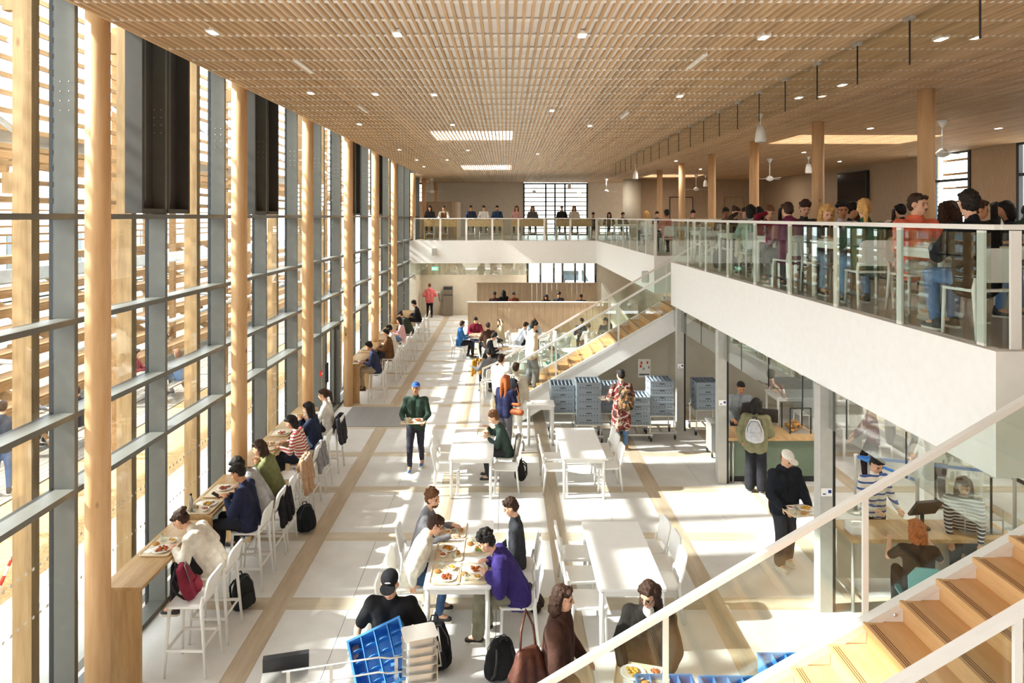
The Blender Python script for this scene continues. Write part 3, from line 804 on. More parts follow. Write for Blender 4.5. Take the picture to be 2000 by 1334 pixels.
def hand_mesh(mb, W, f, dn, side, s=1.0, curl=1.0):
    """palm, four unequal bent fingers and a thumb leaving the side of the palm"""
    f = f.normalized(); dn = (dn - f * dn.dot(f)).normalized(); w = f.cross(dn).normalized() * side
    Mx = Matrix((w, f, dn)).transposed()
    mb.ell(W + f * .045 * s, (.04 * s, .052 * s, .017 * s), Mx, n=10, m=6)
    for i, L in enumerate((.068, .076, .072, .056)):
        b = W + f * (.085 if i in (1, 2) else .08) * s + w * (.03 - .02 * i) * s
        k = b + (f * math.cos(.35 * curl) + dn * math.sin(.35 * curl)) * L * .5 * s
        e = k + (f * math.cos(1.0 * curl) + dn * math.sin(1.0 * curl)) * L * .5 * s
        mb.cap(b, .0092 * s, k, .0088 * s, 7); mb.cap(k, .0088 * s, e, .0075 * s, 7)
    b = W + f * .03 * s + w * .034 * s; k = b + (f * .55 + w * .6 + dn * .35).normalized() * .036 * s; e = k + (f * .9 + dn * .4).normalized() * .03 * s
    mb.cap(b, .013 * s, k, .0105 * s, 7); mb.cap(k, .0105 * s, e, .0085 * s, 7)

SK = {'l': '#d9a98c', 'm': '#c08a66', 'd': '#8a5a3e', 'p': '#e3bca4'}
HC = {'k': '#1d1714', 'b': '#3b261a', 'm': '#6a4528', 'r': '#a3592a', 'y': '#c79a5c', 'g': '#6f665f'}
WHO = {}
def person(who, rest, x, y, z=0.0, rz=0.0, pose='sit', seat=.455, lean=6, hp=12, hy=0, tw=0, L=None, Rh=None, top='#27304a', legs='#2a2a2e', shoes='#3a3a3c',
           hair='short', hc='b', sk='l', s=1.0, sleeve=1.0, hood=None, coat=0, beard=None, cap=None, loose=.0, foot=0.0, step=0.0, lod=None, topmat=None, collar=None,
           wide=0.0, glasses=False, bare=False, group=None, vest=None, knee_out=0.0, inner=None, logo=False):
    root = thing('person', f'{who} {rest}', 'person', (x, y, z), rz, group)
    WHO[who] = root
    if lod is None: lod = 0 if y < 9.6 and x > -4.6 else (1 if y < 17 else 2)
    vox = (.0122, .0185, .027)[lod]; cvx = (.016, .022, .031)[lod]
    sit = pose == 'sit'
    seed = len(WHO)
    P = Vector((0, 0, seat + .095 if sit else .925 * s))
    t = Vector((0, math.sin(R(lean)), math.cos(R(lean)))); X = Vector((math.cos(R(tw)), math.sin(R(tw)), 0)); Fw = Vector((-math.sin(R(tw)), math.cos(R(tw)), 0))
    C = P + t * .25 * s; Nk = P + t * .49 * s
    bend = Vector((0, math.sin(R(lean + hp * .35)), math.cos(R(lean + hp * .35))))
    Hd = Nk + bend * .185 * s + Fw * .025
    HM = Matrix.Rotation(R(tw + hy), 3, 'Z') @ Matrix.Rotation(-R(hp), 3, 'X')
    def hd(px, py, pz): return Hd + HM @ (Vector((px, py, pz)) * s)
    SH = {q: Nk - t * .05 * s + X * (q * .178 * s) for q in (-1, 1)}
    if L is None: L = (-.16, .38, .78 if sit else .8)
    if Rh is None: Rh = (.16, .38, .78 if sit else .8)
    EL, WR = {}, {}
    for q, T in ((-1, L), (1, Rh)):
        pole = Vector((q * .55, -.35, -.9)) if T[2] < SH[q].z + .05 else Vector((q * .9, .1, -.6))
        EL[q], WR[q] = ik(SH[q], T, .285 * s, .255 * s, pole)
    HP, KN, AN = {}, {}, {}
    for q in (-1, 1):
        HP[q] = P + Vector((q * .088 * s, 0, -.02))
        if sit:
            KN[q] = Vector((q * (.125 + knee_out) * s, .43 * s, P.z - .005)); AN[q] = Vector((q * .13 * s, .36 * s + (.1 * s if (seed + q) % 3 == 0 else 0), foot + .085))
        else:
            st_ = step * q
            AN[q] = Vector((q * .105 * s, st_, .085 + max(0, -st_) * .25)); KN[q] = (HP[q] + AN[q]) / 2 + Vector((0, .03 + abs(step) * .25 + max(0, st_) * .2, .02))
    # body: head, neck, trunk, limbs, in one skin
    b = MB()
    b.ell(hd(0, -.012, .025), (.076 * s, .096 * s, .098 * s), HM); b.ell(hd(0, .018, -.045), (.062 * s, .07 * s, .075 * s), HM)
    b.ell(hd(0, .05, -.088), (.034 * s, .03 * s, .026 * s), HM)
    if lod < 2:
        b.cap(hd(0, .086, .012), .010 * s, hd(0, .104, -.022), .0135 * s, 8); b.ell(hd(0, .082, -.06), (.026 * s, .012 * s, .012 * s), HM)
        b.ell(hd(0, .07, .03), (.055 * s, .018 * s, .014 * s), HM)
        for q in (-1, 1):
            b.ell(hd(q * .078, -.008, -.008), (.01 * s, .021 * s, .032 * s), HM, n=8, m=6); b.ell(hd(q * .042, .058, -.02), (.022 * s, .022 * s, .02 * s), HM, n=8, m=6)
    b.cap(Nk - t * .04, .056 * s, hd(0, -.02, -.06), .052 * s)
    for q in (-1, 1):
        b.cap(P + X * q * .07 * s, .1 * s, C + X * q * .065 * s, .09 * s); b.cap(C + X * q * .065 * s, .09 * s, Nk - t * .09 * s + X * q * .085 * s, .085 * s)
        b.cap(Nk - t * .06 * s + X * q * .06 * s, .065 * s, SH[q], .058 * s)
        b.cap(SH[q], .052 * s, EL[q], .04 * s); b.cap(EL[q], .039 * s, WR[q], .027 * s)
        b.cap(HP[q], .082 * s, KN[q], .055 * s); b.cap(KN[q], .053 * s, AN[q], .036 * s); b.cap(AN[q], .04, AN[q] + Vector((0, .1, -.035)), .03)
    Bd = link('body', fuse(b, vox, 3), skin(SK[sk]), root)
    for q in (-1, 1):
        m = MB(); f = (WR[q] - EL[q]).normalized(); f = Vector((f.x, f.y, f.z * .5))
        hand_mesh(m, WR[q] - f.normalized() * .01, f, Vector((0, .1, -1)) if abs(f.normalized().z) < .85 else Vector((-q, .2, 0)), -q, s * .97, .8)
        link('hand', fuse(m, .0066, 2) if lod == 0 else m.mesh('hand', True), skin(SK[sk]), Bd)
    # clothes
    tm = topmat or cloth(top); c = MB(); k = .016 + loose; hem = P + t * (-.06 if not coat else -.02)
    for q in (-1, 1):
        c.cap(hem + X * q * .075 * s, .118 * s + loose, C + X * q * .068 * s, .098 * s + k); c.cap(C + X * q * .068 * s, .098 * s + k, Nk - t * .1 * s + X * q * .09 * s, .09 * s + k * .8)
        c.cap(Nk - t * .06 * s + X * q * .06 * s, .068 * s, SH[q], .064 * s + k * .6)
        c.cap(SH[q], .058 * s + k * .5, EL[q] if sleeve > .5 else SH[q].lerp(EL[q], .75), .045 * s + k * .7)
        if sleeve > .5: c.cap(EL[q], .045 * s + k * .7, EL[q].lerp(WR[q], .9), .033 * s + k * .5)
        if coat:
            if sit: c.cap(HP[q], .115 * s, HP[q].lerp(KN[q], .6), .095 * s)
            else: c.cap(P + X * q * .08, .125 * s, P + X * q * .10 + Vector((0, -.01, -coat)), .13 * s + loose)
        elif sit: c.cap(hem + X * q * .07, .118 * s + loose, hem + X * q * .075 + Vector((0, .06, -.02)), .1 * s + loose)
    c.cap(Nk - t * .03, .068 * s, Nk + bend * .045 * s, .062 * s + (.012 if hood or collar else 0))
    if hood:
        for q in (-1, 1): c.cap(Nk - Fw * .09 + Vector((0, 0, .0)), .055, Nk + X * q * .075 - Fw * .03 + Vector((0, 0, .03)), .042)
    jt = (.007, .006, .0)[lod]
    Tp = link('top', fuse(c, cvx, 3, jt, 13, seed), tm, root)
    if collar or inner:
        m = MB()
        if inner: m.ell(C - t * .02 + Fw * .092, (.06, .045, .16), n=10, m=8)
        else: m.cap(Nk + bend * .0 + Fw * .02, .07 * s, Nk + bend * .04 * s + Fw * .015, .066 * s)
        link('collar' if not inner else 'undershirt', fuse(m, cvx, 2), cloth(collar or inner), Tp)
    if vest:
        m = MB()
        for q in (-1, 1): m.cap(hem + X * q * .078 * s, .124 * s + loose, C + X * q * .07 * s, .124 * s); m.cap(C + X * q * .07 * s, .124 * s, Nk - t * .1 * s + X * q * .085 * s, .112 * s)
        link('vest', fuse(m, cvx, 3), cloth(vest), Tp)
    g = MB()
    for q in (-1, 1):
        g.cap(P + X * q * .07 * s, .108 * s, HP[q], .105 * s); g.cap(HP[q], .104 * s, KN[q], .07 * s + wide * .6)
        if not bare: g.cap(KN[q], .07 * s + wide * .6, AN[q] + Vector((0, 0, .03)), .052 * s + wide)
    link('trousers' if not bare else 'skirt', fuse(g, cvx, 3, jt, 11, seed + 40), cloth(legs), root)
    for q in (-1, 1):
        m = MB(); A = AN[q] + Vector((0, 0, -.085))
        m.cap(A + Vector((0, -.035, .045)), .042, A + Vector((0, .13, .035)), .036, 8); m.cap(A + Vector((0, -.03, .05)), .044, A + Vector((0, -.02, .1)), .046, 8)
        so = link('shoe', fuse(m, .016, 2) if lod == 0 else m.mesh('shoe', True), plain('shoe_' + shoes, shoes, rough=.6), root)
        MB().rbox(A.x - .043, A.x + .043, A.y - .075, A.y + .17, A.z, A.z + .022, .04, 3).build('sole', plain('sole', '#d9d5cc', rough=.7), so)
    # face and hair
    if lod < 2:
        for q in (-1, 1):
            link('eye', MB().ell(hd(q * .033, .077, -.002), (.012 * s, .008 * s, .0065 * s), HM, n=8, m=6).mesh('eye', True), plain('eye_dark', '#241a15', rough=.3), Bd)
            link('eyebrow', MB().cap(hd(q * .02, .087, .019), .0042 * s, hd(q * .05, .075, .017), .0034 * s, 6).mesh('eyebrow', True), hairm(HC[hc]), Bd)
        e = MB(); e.cap(hd(-.018, .087, -.062), .005 * s, hd(.018, .087, -.062), .005 * s, 6); link('lips', e.mesh('lips', True), plain('lips', '#a5604f', rough=.5), Bd)
    if glasses:
        e = MB()
        for q in (-1, 1): e.tube([hd(q * .036 + .024 * math.cos(a * math.pi / 5), .094, -.004 + .019 * math.sin(a * math.pi / 5)) for a in range(11)], .0028, 5); e.bar(hd(q * .06, .09, 0), hd(q * .078, .0, 0), .004, .004)
        link('glasses', e.mesh('glasses', True), M_dark, root)
    if beard:
        e = MB(); e.ell(hd(0, .034, -.08), (.058 * s, .054 * s, .042 * s), HM)
        if beard == 'm': e = MB().cap(hd(-.022, .092, -.046), .008, hd(.022, .092, -.046), .008)
        link('beard', fuse(e, .01, 2), hairm(HC[hc]), Bd)
    h = MB(); rnd = random.Random(seed)
    if cap:
        h.ell(hd(0, -.03, -.01), (.074 * s, .082 * s, .075 * s), HM)
    elif hair != 'bald':
        h.ell(hd(0, -.022, .042), (.084 * s, .096 * s, .092 * s), HM); h.ell(hd(0, -.045, .0), (.08 * s, .074 * s, .085 * s), HM)
        h.cap(hd(-.045, .055, .082), .027 * s, hd(.045, .055, .085), .027 * s)
    if hair == 'curly' and not cap:
        for i in range(34):
            a, bb = rnd.uniform(0, 6.28), rnd.uniform(.1, 1.45); h.ell(hd(.085 * math.cos(a) * math.sin(bb), -.022 + .095 * math.sin(a) * math.sin(bb), .05 + .092 * math.cos(bb)), .026 * s, n=7, m=5)
    if hair in ('long', 'wavy'):
        for q in (-1, 1):
            h.cap(hd(q * .07, -.01, .05), .034 * s, hd(q * .085, -.02, -.08), .036 * s); h.cap(hd(q * .085, -.02, -.08), .036 * s, hd(q * .1, -.015 + .03 * (q > 0), -.24), .022 * s)
            h.cap(hd(q * .05, -.07, .02), .055 * s, Hd + Vector((q * .06, -.1, -.24)), .045 * s); h.cap(Hd + Vector((q * .06, -.1, -.24)), .045 * s, Hd + Vector((q * .045, -.125, -.38)), .02 * s)
    if hair == 'bob':
        for q in (-1, 1): h.cap(hd(q * .066, -.03, .05), .034 * s, hd(q * .076, -.03, -.1), .03 * s); h.cap(hd(q * .05, -.06, .03), .05 * s, hd(q * .05, -.07, -.13), .045 * s)
        if True:
            for i in range(18): a = rnd.uniform(3.3, 6.1); h.ell(hd(.09 * math.cos(a), -.02 + .09 * math.sin(a), rnd.uniform(-.15, .06)), .028 * s, n=7, m=5)
    if hair == 'bun': h.ell(hd(0, -.115, .085), (.05 * s, .045 * s, .045 * s), HM)
    if hair == 'pony':
        h.cap(hd(0, -.1, .07), .034 * s, hd(0, -.16, .02), .04 * s); h.cap(hd(0, -.16, .02), .04 * s, hd(0, -.16, -.2), .022 * s)
    if h.v:
        link('hair', fuse(h, (.0115, .0165, .022)[lod], 2, (.012, .008, 0)[lod], 42, seed), hairm(HC[hc]), root)
    if cap:
        m = MB(); m.ell(hd(0, -.018, .06), (.086 * s, .102 * s, .068 * s), HM); cp = link('cap', fuse(m, .0125, 2), cloth(cap), root)
        v = MB(); v.ell(hd(0, .1, .052), (.072 * s, .075 * s, .008 * s), HM @ Matrix.Rotation(R(-6), 3, 'X')); link('visor', v.mesh('visor', True), cloth(cap), cp)
        if logo: l_ = MB().ell(hd(0, .075, .088), (.03, .006, .006), HM, n=8, m=5); link('lettering', l_.mesh('lettering', True), M_white, cp)
    return root

def W(root, p):
    """a point of a person's own frame in the room"""
    return Matrix.Rotation(root.rotation_euler.z, 3, 'Z') @ Vector(p) + Vector(root.location)

# ---- bags and garments
def backpack(label, loc, rz, c, tilt=-12, s=1.0, mat=None, name='backpack', lod=0):
    g = thing(name, label, 'backpack', loc, rz, 'backpacks'); Mx = Matrix.Rotation(R(tilt), 3, 'X'); m = MB()
    def p(x, y, z): return Mx @ Vector((x * s, y * s, z * s))
    m.cap(p(0, -.005, .09), .1 * s, p(0, -.005, .25), .095 * s); m.cap(p(0, -.005, .25), .095 * s, p(0, 0, .37), .065 * s)
    for q in (-1, 1):
        m.cap(p(q * .08, 0, .09), .085 * s, p(q * .075, 0, .22), .08 * s); m.cap(p(q * .075, 0, .22), .08 * s, p(q * .045, .0, .37), .06 * s)
    mt = mat or cloth(c)
    bd = link('shell', fuse(m, .014 if lod == 0 else .022, 3, .006, 14, len(label)), mt, g)
    m = MB().cap(p(0, -.1, .09), .05 * s, p(0, -.095, .17), .046 * s)
    for q in (-1, 1): m.cap(p(q * .06, -.09, .09), .05 * s, p(q * .055, -.085, .17), .045 * s)
    link('front_pocket', fuse(m, .013 if lod == 0 else .02, 3), mt, g)
    for q in (-1, 1): link('shoulder_strap', MB().tube([p(q * .07, .06, .38), p(q * .09, .13, .3), p(q * .1, .12, .16), p(q * .11, .06, .06)], .014, 6).mesh('strap', True), plain('strap_black', '#1b1b1d', rough=.8), g)
    link('handle', MB().tube([p(-.035, .03, .42), p(-.025, .04, .46), p(.025, .04, .46), p(.035, .03, .42)], .009, 6).mesh('handle', True), MATS['strap_black'], g)
    link('zip', MB().tube([p(-.13, -.05, .14), p(-.115, -.06, .3), p(-.05, -.055, .41), p(.05, -.055, .41), p(.115, -.06, .3), p(.13, -.05, .14)], .006, 5).mesh('zip', True), plain('zip_grey', '#4c4c50', rough=.5), g)
    return g

def jacket(label, loc, rz, c, drop=.55):
    """coat hung over a backrest: loc is the top middle of the backrest"""
    g = thing('jacket', label, 'jacket', loc, rz, 'jackets over seats'); m = MB()
    for q in (-1, 0, 1): m.cap((q * .12, 0, .0), .05, (q * .17, -.09, -drop), .045 if q else .06); m.cap((q * .12, .0, .0), .045, (q * .13, .07, -.2), .04)
    link('coat_body', fuse(m, .016, 3, .014, 12, len(label)), cloth(c), g)
    for q in (-1, 1): link('sleeve', fuse(MB().cap((q * .19, -.02, -.03), .05, (q * .24, -.08, -.42), .04), .016, 2, .008, 12, 3), cloth(c), g)
    return g

# ------------------------------------------------------------------ window counters
segs = [(7.45, 9.1), (9.25, 10.72), (11.05, 12.9), (13.05, 14.5), (18.6, 20.2), (20.35, 22.02), (22.36, 24.1), (24.25, 25.8), (26.13, 27.9), (28.05, 29.55)]
for n, (a, b) in enumerate(segs):
    c = thing('window_counter', f'oak window counter with panel ends, {["nearest","second","third","fourth"][n] + " before the glazed door" if n < 4 else ["nearest","second","third","fourth","fifth","last"][n - 4] + " beyond the glazed door"}', 'counter', (-4.3, (a + b) / 2, 0), group='oak window counters')
    l = (b - a) / 2
    MB().box(-.13, .32, -l, l, 1.01, 1.05).build('countertop', M_counter, c)
    for s in (-1, 1): MB().box(-.13, .31, s * l - (.04 if s > 0 else 0), s * l + (0 if s > 0 else .04), 0, 1.01).build('end_panel', wood('counter_oak_upright', '#cfae80', '#b08c5d', axis=2, scale=4, stretch=9, rough=.4, rnd=.05), c)
    MB().box(-.12, -.09, -l + .04, l - .04, .75, 1.01).build('back_rail', M_counter, c)
g = thing('floor_grille', 'perforated metal heating grille along the foot of the facade', 'grille', (-4.6, 19, 0), kind='structure')
gm_ = MB().box(-.06, .08, -.3, .3, 0, .006).mesh('grille_plate')
for k in range(36): link('grille_plate', gm_, M_galv, g, (0, -13.6 + .62 * k if k < 22 else -13.6 + .62 * (k + 3), .0))
m_ = thing('entrance_mat', 'grey ribbed entrance mat inside the glazed door', 'mat', (-3.1, 17.4, .001))
MB().box(-1.0, 1.0, -.86, .86, 0, .008).build('backing', plain('mat_grey', '#8b8a88', rough=.95), m_)
rib = MB().box(-.98, .98, -.012, .012, .008, .012).mesh('rib')
for k in range(28): link('rib', rib, plain('mat_rib', '#a5a4a2', rough=.9), m_, (0, -.82 + .061 * k, 0))

def at_counter(who, rest, y, x=-3.56, tray=True, z=0, full=False, **kw):
    kw.setdefault('L', (-.16, .36, 1.09)); kw.setdefault('Rh', (.16, .36, 1.09)); kw.setdefault('lean', 16); kw.setdefault('hp', 25)
    stool(f'white bar stool under the {who}', x, y, 90)
    p = person(who, rest, x, y, 0, 90, seat=.785, foot=.3, **kw)
    if tray: food_set(who, (-4.2, y, 1.05), 90, full)
    return p
at_counter('woman in cream fleece', 'with tied brown hair eating at the nearest window counter', 8.35, full=True, lean=34, hp=40, top='#ddd6c9', legs='#2c2a2b', hair='bun', hc='b', loose=.02, s=.96, L=(-.14, .42, 1.1), Rh=(.2, .34, 1.1), coat=.0)
at_counter('man in navy fleece', 'looking at a phone at the window counter', 9.5, full=True, lean=10, hp=28, top='#2a2e45', legs='#2d2f38', hair='short', hc='k', sk='m', loose=.015, L=(-.07, .3, 1.2), Rh=(.07, .32, 1.2))
at_counter('student in grey hooded sweatshirt', 'hunched at the window counter', 10.05, lean=30, hp=35, top='#a4a4a4', legs='#2a2a2c', hair='short', hc='k', hood=True, loose=.02)
at_counter('student in olive and black hoodie', 'biting a sandwich at the window counter', 10.6, lean=20, hp=18, top='#7c7f58', legs='#2b2b2d', hair='bob', hc='b', hood=True, L=(-.06, .3, 1.28), Rh=(.06, .3, 1.28), tray=False)
at_counter('woman in red striped sweater', 'with shoulder length dark hair at the window counter', 12.02, lean=16, hp=30, topmat=stripes('red_stripes', '#e9e3da', '#b04a49', 125), legs='#2c3140', hair='bob', hc='k', s=.95)
at_counter('woman in navy sweatshirt with long black hair', 'eating at the window counter', 12.8, lean=10, hp=14, top='#2c3448', legs='#6d87a8', hair='long', hc='k', s=.95, L=(-.06, .28, 1.3), Rh=(.06, .28, 1.3))
at_counter('woman in white sweater with a ponytail', 'at the last counter before the glazed door', 13.75, lean=8, hp=10, top='#e4e1da', legs='#2b2b2e', hair='pony', hc='b', s=.95)
at_counter('man in dark blue shirt and beige trousers', 'eating at the first counter beyond the door', 18.9, lean=16, hp=24, top='#353b57', legs='#a3937a', hair='short', hc='k', sk='m')
at_counter('woman in brown jacket', 'with tied dark hair beyond the door', 20.9, lean=6, hp=12, top='#6b4a33', legs='#3a3a40', hair='bun', hc='k', loose=.02)
at_counter('man in cream sweatshirt', 'beside the brown jacket at the far counters', 21.7, lean=10, hp=15, top='#e2ddd2', legs='#3a3a40', hair='short', hc='k', sk='m', tray=False)
at_counter('woman in pink shirt', 'with long dark hair at the far counters', 23.7, lean=10, hp=16, top='#e5b9bb', legs='#6d87a8', hair='long', hc='k', s=.95)
at_counter('man in dark green coat', 'and black cap at the far counters', 25.3, lean=26, hp=30, top='#3d423a', legs='#2c2c30', cap='#202024', loose=.03)
at_counter('student in black jacket with curly hair', 'at the last far counter', 28.0, lean=14, hp=24, top='#242428', legs='#2c2c30', hair='curly', hc='k', tray=False)
stool('empty white bar stool carrying a maroon backpack', -3.56, 7.75, 90)
stool('empty white bar stool with a beige coat over its back', -3.6, 11.42, 90)
stool('empty white bar stool between the brown and pink diners', -3.55, 22.8, 90)
stool('empty white bar stool at the final window counter', -3.5, 29.0, 90)
stool('empty white bar stool between the pink shirt and the green coat', -3.5, 24.5, 90)
stool('empty white bar stool next to the green coat', -3.5, 26.6, 90)
backpack('maroon backpack propped on the nearest bar stool', (-3.55, 7.75, .79), 110, '#6e2330', -20, .95)
backpack('black backpack standing on the floor behind the cream fleece woman', (-3.4, 8.88, 0), 60, '#2a2b2c', -8)
backpack('black backpack with a looped handle on the floor by the beige coat', (-3.22, 11.05, 0), 40, '#22262b', -8)
jacket('beige coat hanging over an empty bar stool', (-3.37, 11.42, 1.08), 90, '#b8977a', .55)
jacket('black puffer jacket hanging behind the grey sweatshirt', (-3.35, 10.25, .98), 90, '#26262a', .4)
jacket('charcoal jacket hanging behind the ponytail woman', (-3.36, 13.75, 1.08), 90, '#3b3a40', .5)
jacket('grey jacket hanging behind the red striped sweater', (-3.36, 12.3, 1.0), 90, '#8e8e92', .35)
b_ = thing('drink_bottle', 'slim silver bottle on the near edge of the second window counter', 'bottle', (-4.32, 9.36, 1.05))
MB().lathe([(.03, 0), (.032, .16), (.014, .2), (.014, .23)], n=14).build('flask', M_steel, b_, True); MB().lathe([(.016, .23), (.016, .25)], n=12).build('stopper', M_dark, b_)
ph = MB().box(-.036, .036, -.075, .075, -.004, .004).build('phone', M_black); ph.location = (-4.02, 9.5, 1.22); ph.rotation_euler = (R(30), 0, R(90))
tag(ph, 'dark phone held by the man in navy fleece', 'phone')

# ------------------------------------------------------------------ hall tables
table('white table with four diners and trays', -.57, 8.89)
table('empty white table beside the two standing women', 1.48, 8.85)
table('white table where the man in green sweater sits', -.63, 13.17)
table('empty white table before the crate trolleys', 1.41, 13.17)
def at_table(who, rest, x, y, rz, z=0, tray=None, full=True, salad=False, **kw):
    chair(f'white plastic chair under the {who}', x, y, rz, z)
    p = person(who, rest, x, y, z, rz, **kw)
    if tray: food_set(who, (tray[0], tray[1], z + .75), rz, full, salad)
    return p
at_table('bearded man in grey pullover', 'looking up from the table of four', -1.2, 9.42, -90, lean=14, hp=2, hy=-25, top='#7b7a7e', legs='#2e3038', hair='curly', hc='m', beard='f', tray=(-.73, 9.46), L=(-.05, .46, .82), Rh=(.28, .46, .82))
at_table('man in cream knit sweater', 'leaning over the table of four', -1.2, 8.72, -90, lean=22, hp=28, top='#d9d5c8', legs='#41597c', hair='short', hc='b', tray=(-.73, 8.83), loose=.02, L=(-.1, .28, .66), Rh=(.3, .05, .55))
at_table('man in purple sweater', 'with curly hair bent over his plate', .14, 8.3, 90, lean=28, hp=30, top='#3a2f6b', legs='#85826f', hair='curly', hc='k', shoes='#2c1d1f', tray=(-.4, 8.3), loose=.03, wide=.03, L=(-.12, .36, .82), Rh=(.16, .36, .84), s=1.03)
at_table('young man in charcoal shirt', 'with a fringe across from the bearded man', .16, 9.12, 90, lean=4, hp=24, top='#38393d', legs='#2b2c30', hair='short', hc='b', inner='#d9d9d6', tray=(-.37, 8.98), salad=True, L=(-.1, .24, .62), Rh=(.1, .24, .62))
food_set('empty seat at the table of four', (-.73, 8.28, .75), 90)
chair('empty white chair at the near end of the table of four', -1.22, 8.05, -90)
chair('empty white chair at the near end of the empty table beside the women', 1.0, 8.3, -90); chair('empty white chair in the middle of the aisle side of that empty table', .96, 8.88, -88)
chair('empty white chair shading the far end of the empty table by the women', .98, 9.45, -92)
for n, y in enumerate((8.75, 9.2, 9.62)): chair(['empty white chair, closest of three on the post side of the empty front table', 'empty white chair, middle of three on the post side of the empty front table', 'empty white chair, farthest of three on the post side of the empty front table'][n], 1.98 + .04 * (n % 2), y, 88 + 4 * n)
for n, y in enumerate((12.65, 13.2, 13.72)): chair(['closest', 'middle', 'farthest'][n] + ' of three empty chairs on the window side of the green sweater table', -1.08 - .04 * n, y, -90)
at_table('man in dark green sweater', 'eating alone at the middle table', .02, 13.3, 90, lean=18, hp=24, top='#3b4a44', legs='#3a3b40', hair='curly', hc='m', tray=(-.4, 13.72), full=False, L=(-.1, .36, .82), Rh=(.18, .38, .95))
chair('empty white chair beside the green sweater at the middle table', .0, 12.72, 88)
for n, y in enumerate((12.7, 13.25)): chair(['nearer', 'farther'][n] + ' empty chair on the aisle side of the table before the crates', .93, y, -90)
for n, y in enumerate((12.8, 13.35, 13.8)): chair(['closest', 'middle', 'farthest'][n] + ' empty chair on the crate side of the table before the crates', 1.9, y, 92)
jacket('grey coat hanging behind the green sweater', (.26, 13.3, .8), -90, '#8d877d', .5)
backpack('dark backpack slung on the chair of the green sweater', (.3, 12.95, .1), -90, '#25211f', 5, .9)
backpack('black roll top backpack beside the table of four', (-.8, 7.68, 0), 10, '#1d1d20', -6, 1.22)
backpack('black backpack on the floor before the purple sweater man', (-.07, 7.55, 0), 200, '#232325', -10, 1.15)
backpack('brown and black bag on the floor behind the charcoal shirt', (.42, 8.85, 0), 90, '#3b2f29', -25, .85)

# standing people of the hall
p = person('man in green varsity jacket and blue cap', 'walking towards the camera with a tray', -1.82, 13.8, 0, 180, 'stand', lean=0, hp=-8, top='#33443a', legs='#35343f', shoes='#4a6aa8', cap='#3f63b0', sk='m', beard='m', step=.14, loose=.008, s=1.02, L=(-.2, .32, 1.06), Rh=(.2, .32, 1.06), lod=0)
q = W(p, (0, .36, 1.06)); food_set('man in green varsity jacket', tuple(q), 180)
p = person('man in black polo and black cap', 'carrying a blue glass crate', -1.1, 6.62, 0, 180, 'stand', lean=10, hp=16, logo=True, top='#1e1e20', legs='#232326', cap='#1f1f22', sleeve=.4, sk='l', loose=.01, s=1.02, L=(-.28, .3, 1.08), Rh=(.29, .3, 1.12))
p = person('woman in brown wool coat', 'with curly clipped hair turning to her friend', .48, 6.36, 0, -105, 'stand', lean=2, hp=6, hy=6, top='#4a332b', legs='#3a3234', hair='bob', hc='b', coat=.45, loose=.035, s=.97, collar='#4a332b', L=(-.2, .22, .9), Rh=(.2, .22, .9))
hb = thing('shoulder_bag', 'brown leather bag on the shoulder of the brown coat woman', 'bag', (.2, 6.16, .8), 35)
link('pouch', fuse(MB().cap((-.13, 0, .1), .1, (.13, 0, .1), .1).cap((-.13, 0, .1), .1, (-.08, 0, .36), .05).cap((.13, 0, .1), .1, (.08, 0, .36), .05).cap((-.08, 0, .36), .05, (.08, 0, .36), .05).cap((0, 0, .1), .1, (0, 0, .36), .055), .014, 3, .01, 10, 3), plain('leather_brown', '#5a3427', rough=.45, var=.2, scale=12, bump=.2), hb)
link('strap', MB().tube([(-.09, 0, .38), (-.05, .04, .55), (.08, .14, .66), (.1, .06, .55), (.09, 0, .38)], .012, 6).mesh('strap', True), MATS['leather_brown'], hb)
p = person('woman in black coat and glasses', 'holding a tray beside the empty table', 1.36, 6.48, 0, 165, 'stand', lean=2, hp=22, hy=-25, top='#2a2724', legs='#57504a', hair='long', hc='b', coat=.5, glasses=True, collar='#d8d2c4', s=.97, loose=.03, L=(-.18, .3, .98), Rh=(.22, .3, .98))
q = W(p, (.04, .42, .98)); food_set('woman in black coat', tuple(q), 165)
person('red hooded person', 'standing with the back turned beside the water fountain', -3.84, 34.4, 0, 8, 'stand', lean=4, hp=20, top='#c96a68', legs='#232429', hair='short', hc='m', hood=True, loose=.03, L=(-.16, .15, 1.1), Rh=(.16, .15, 1.1))
person('man in white long sleeved shirt', 'at the foot of the far stair', -.12, 16.5, 0, -30, 'stand', lean=0, hp=4, top='#e6e4e0', legs='#2e2e34', hair='short', hc='b', loose=.03, L=(-.2, .1, .85), Rh=(.2, .12, .85), s=1.03)
person('man in cream hooded sweatshirt', 'and grey baggy trousers on the lowest stair treads', .66, 17.7, .663, -80, 'stand', lean=4, hp=12, top='#ddd0bb', legs='#77777a', hair='curly', hc='k', hood=True, loose=.04, wide=.045, step=.08, L=(-.22, .08, .85), Rh=(.22, .1, .85), lod=1)
p = person('man in beige jacket with purple hood', 'carrying a dark backpack near the stair', .22, 15.75, 0, -20, 'stand', lean=2, hp=6, top='#cfc5b4', legs='#d8d2c6', hair='short', hc='b', collar='#7a2c52', loose=.03, shoes='#d8d4cc', L=(-.14, .3, 1.05), Rh=(.2, .2, .9))
q = W(p, (0, -.2, 1.0)); backpack('dark grey backpack worn by the man in beige jacket', tuple(q), -20, '#34353b', 3, 1.0, lod=1)
p = person('woman with long auburn hair', 'in a navy top walking past the middle table', -.02, 14.75, 0, -35, 'stand', lean=2, hp=6, top='#2c2f4d', legs='#6a6a70', hair='long', hc='r', s=.97, L=(-.14, .28, 1.0), Rh=(.16, .28, 1.0))
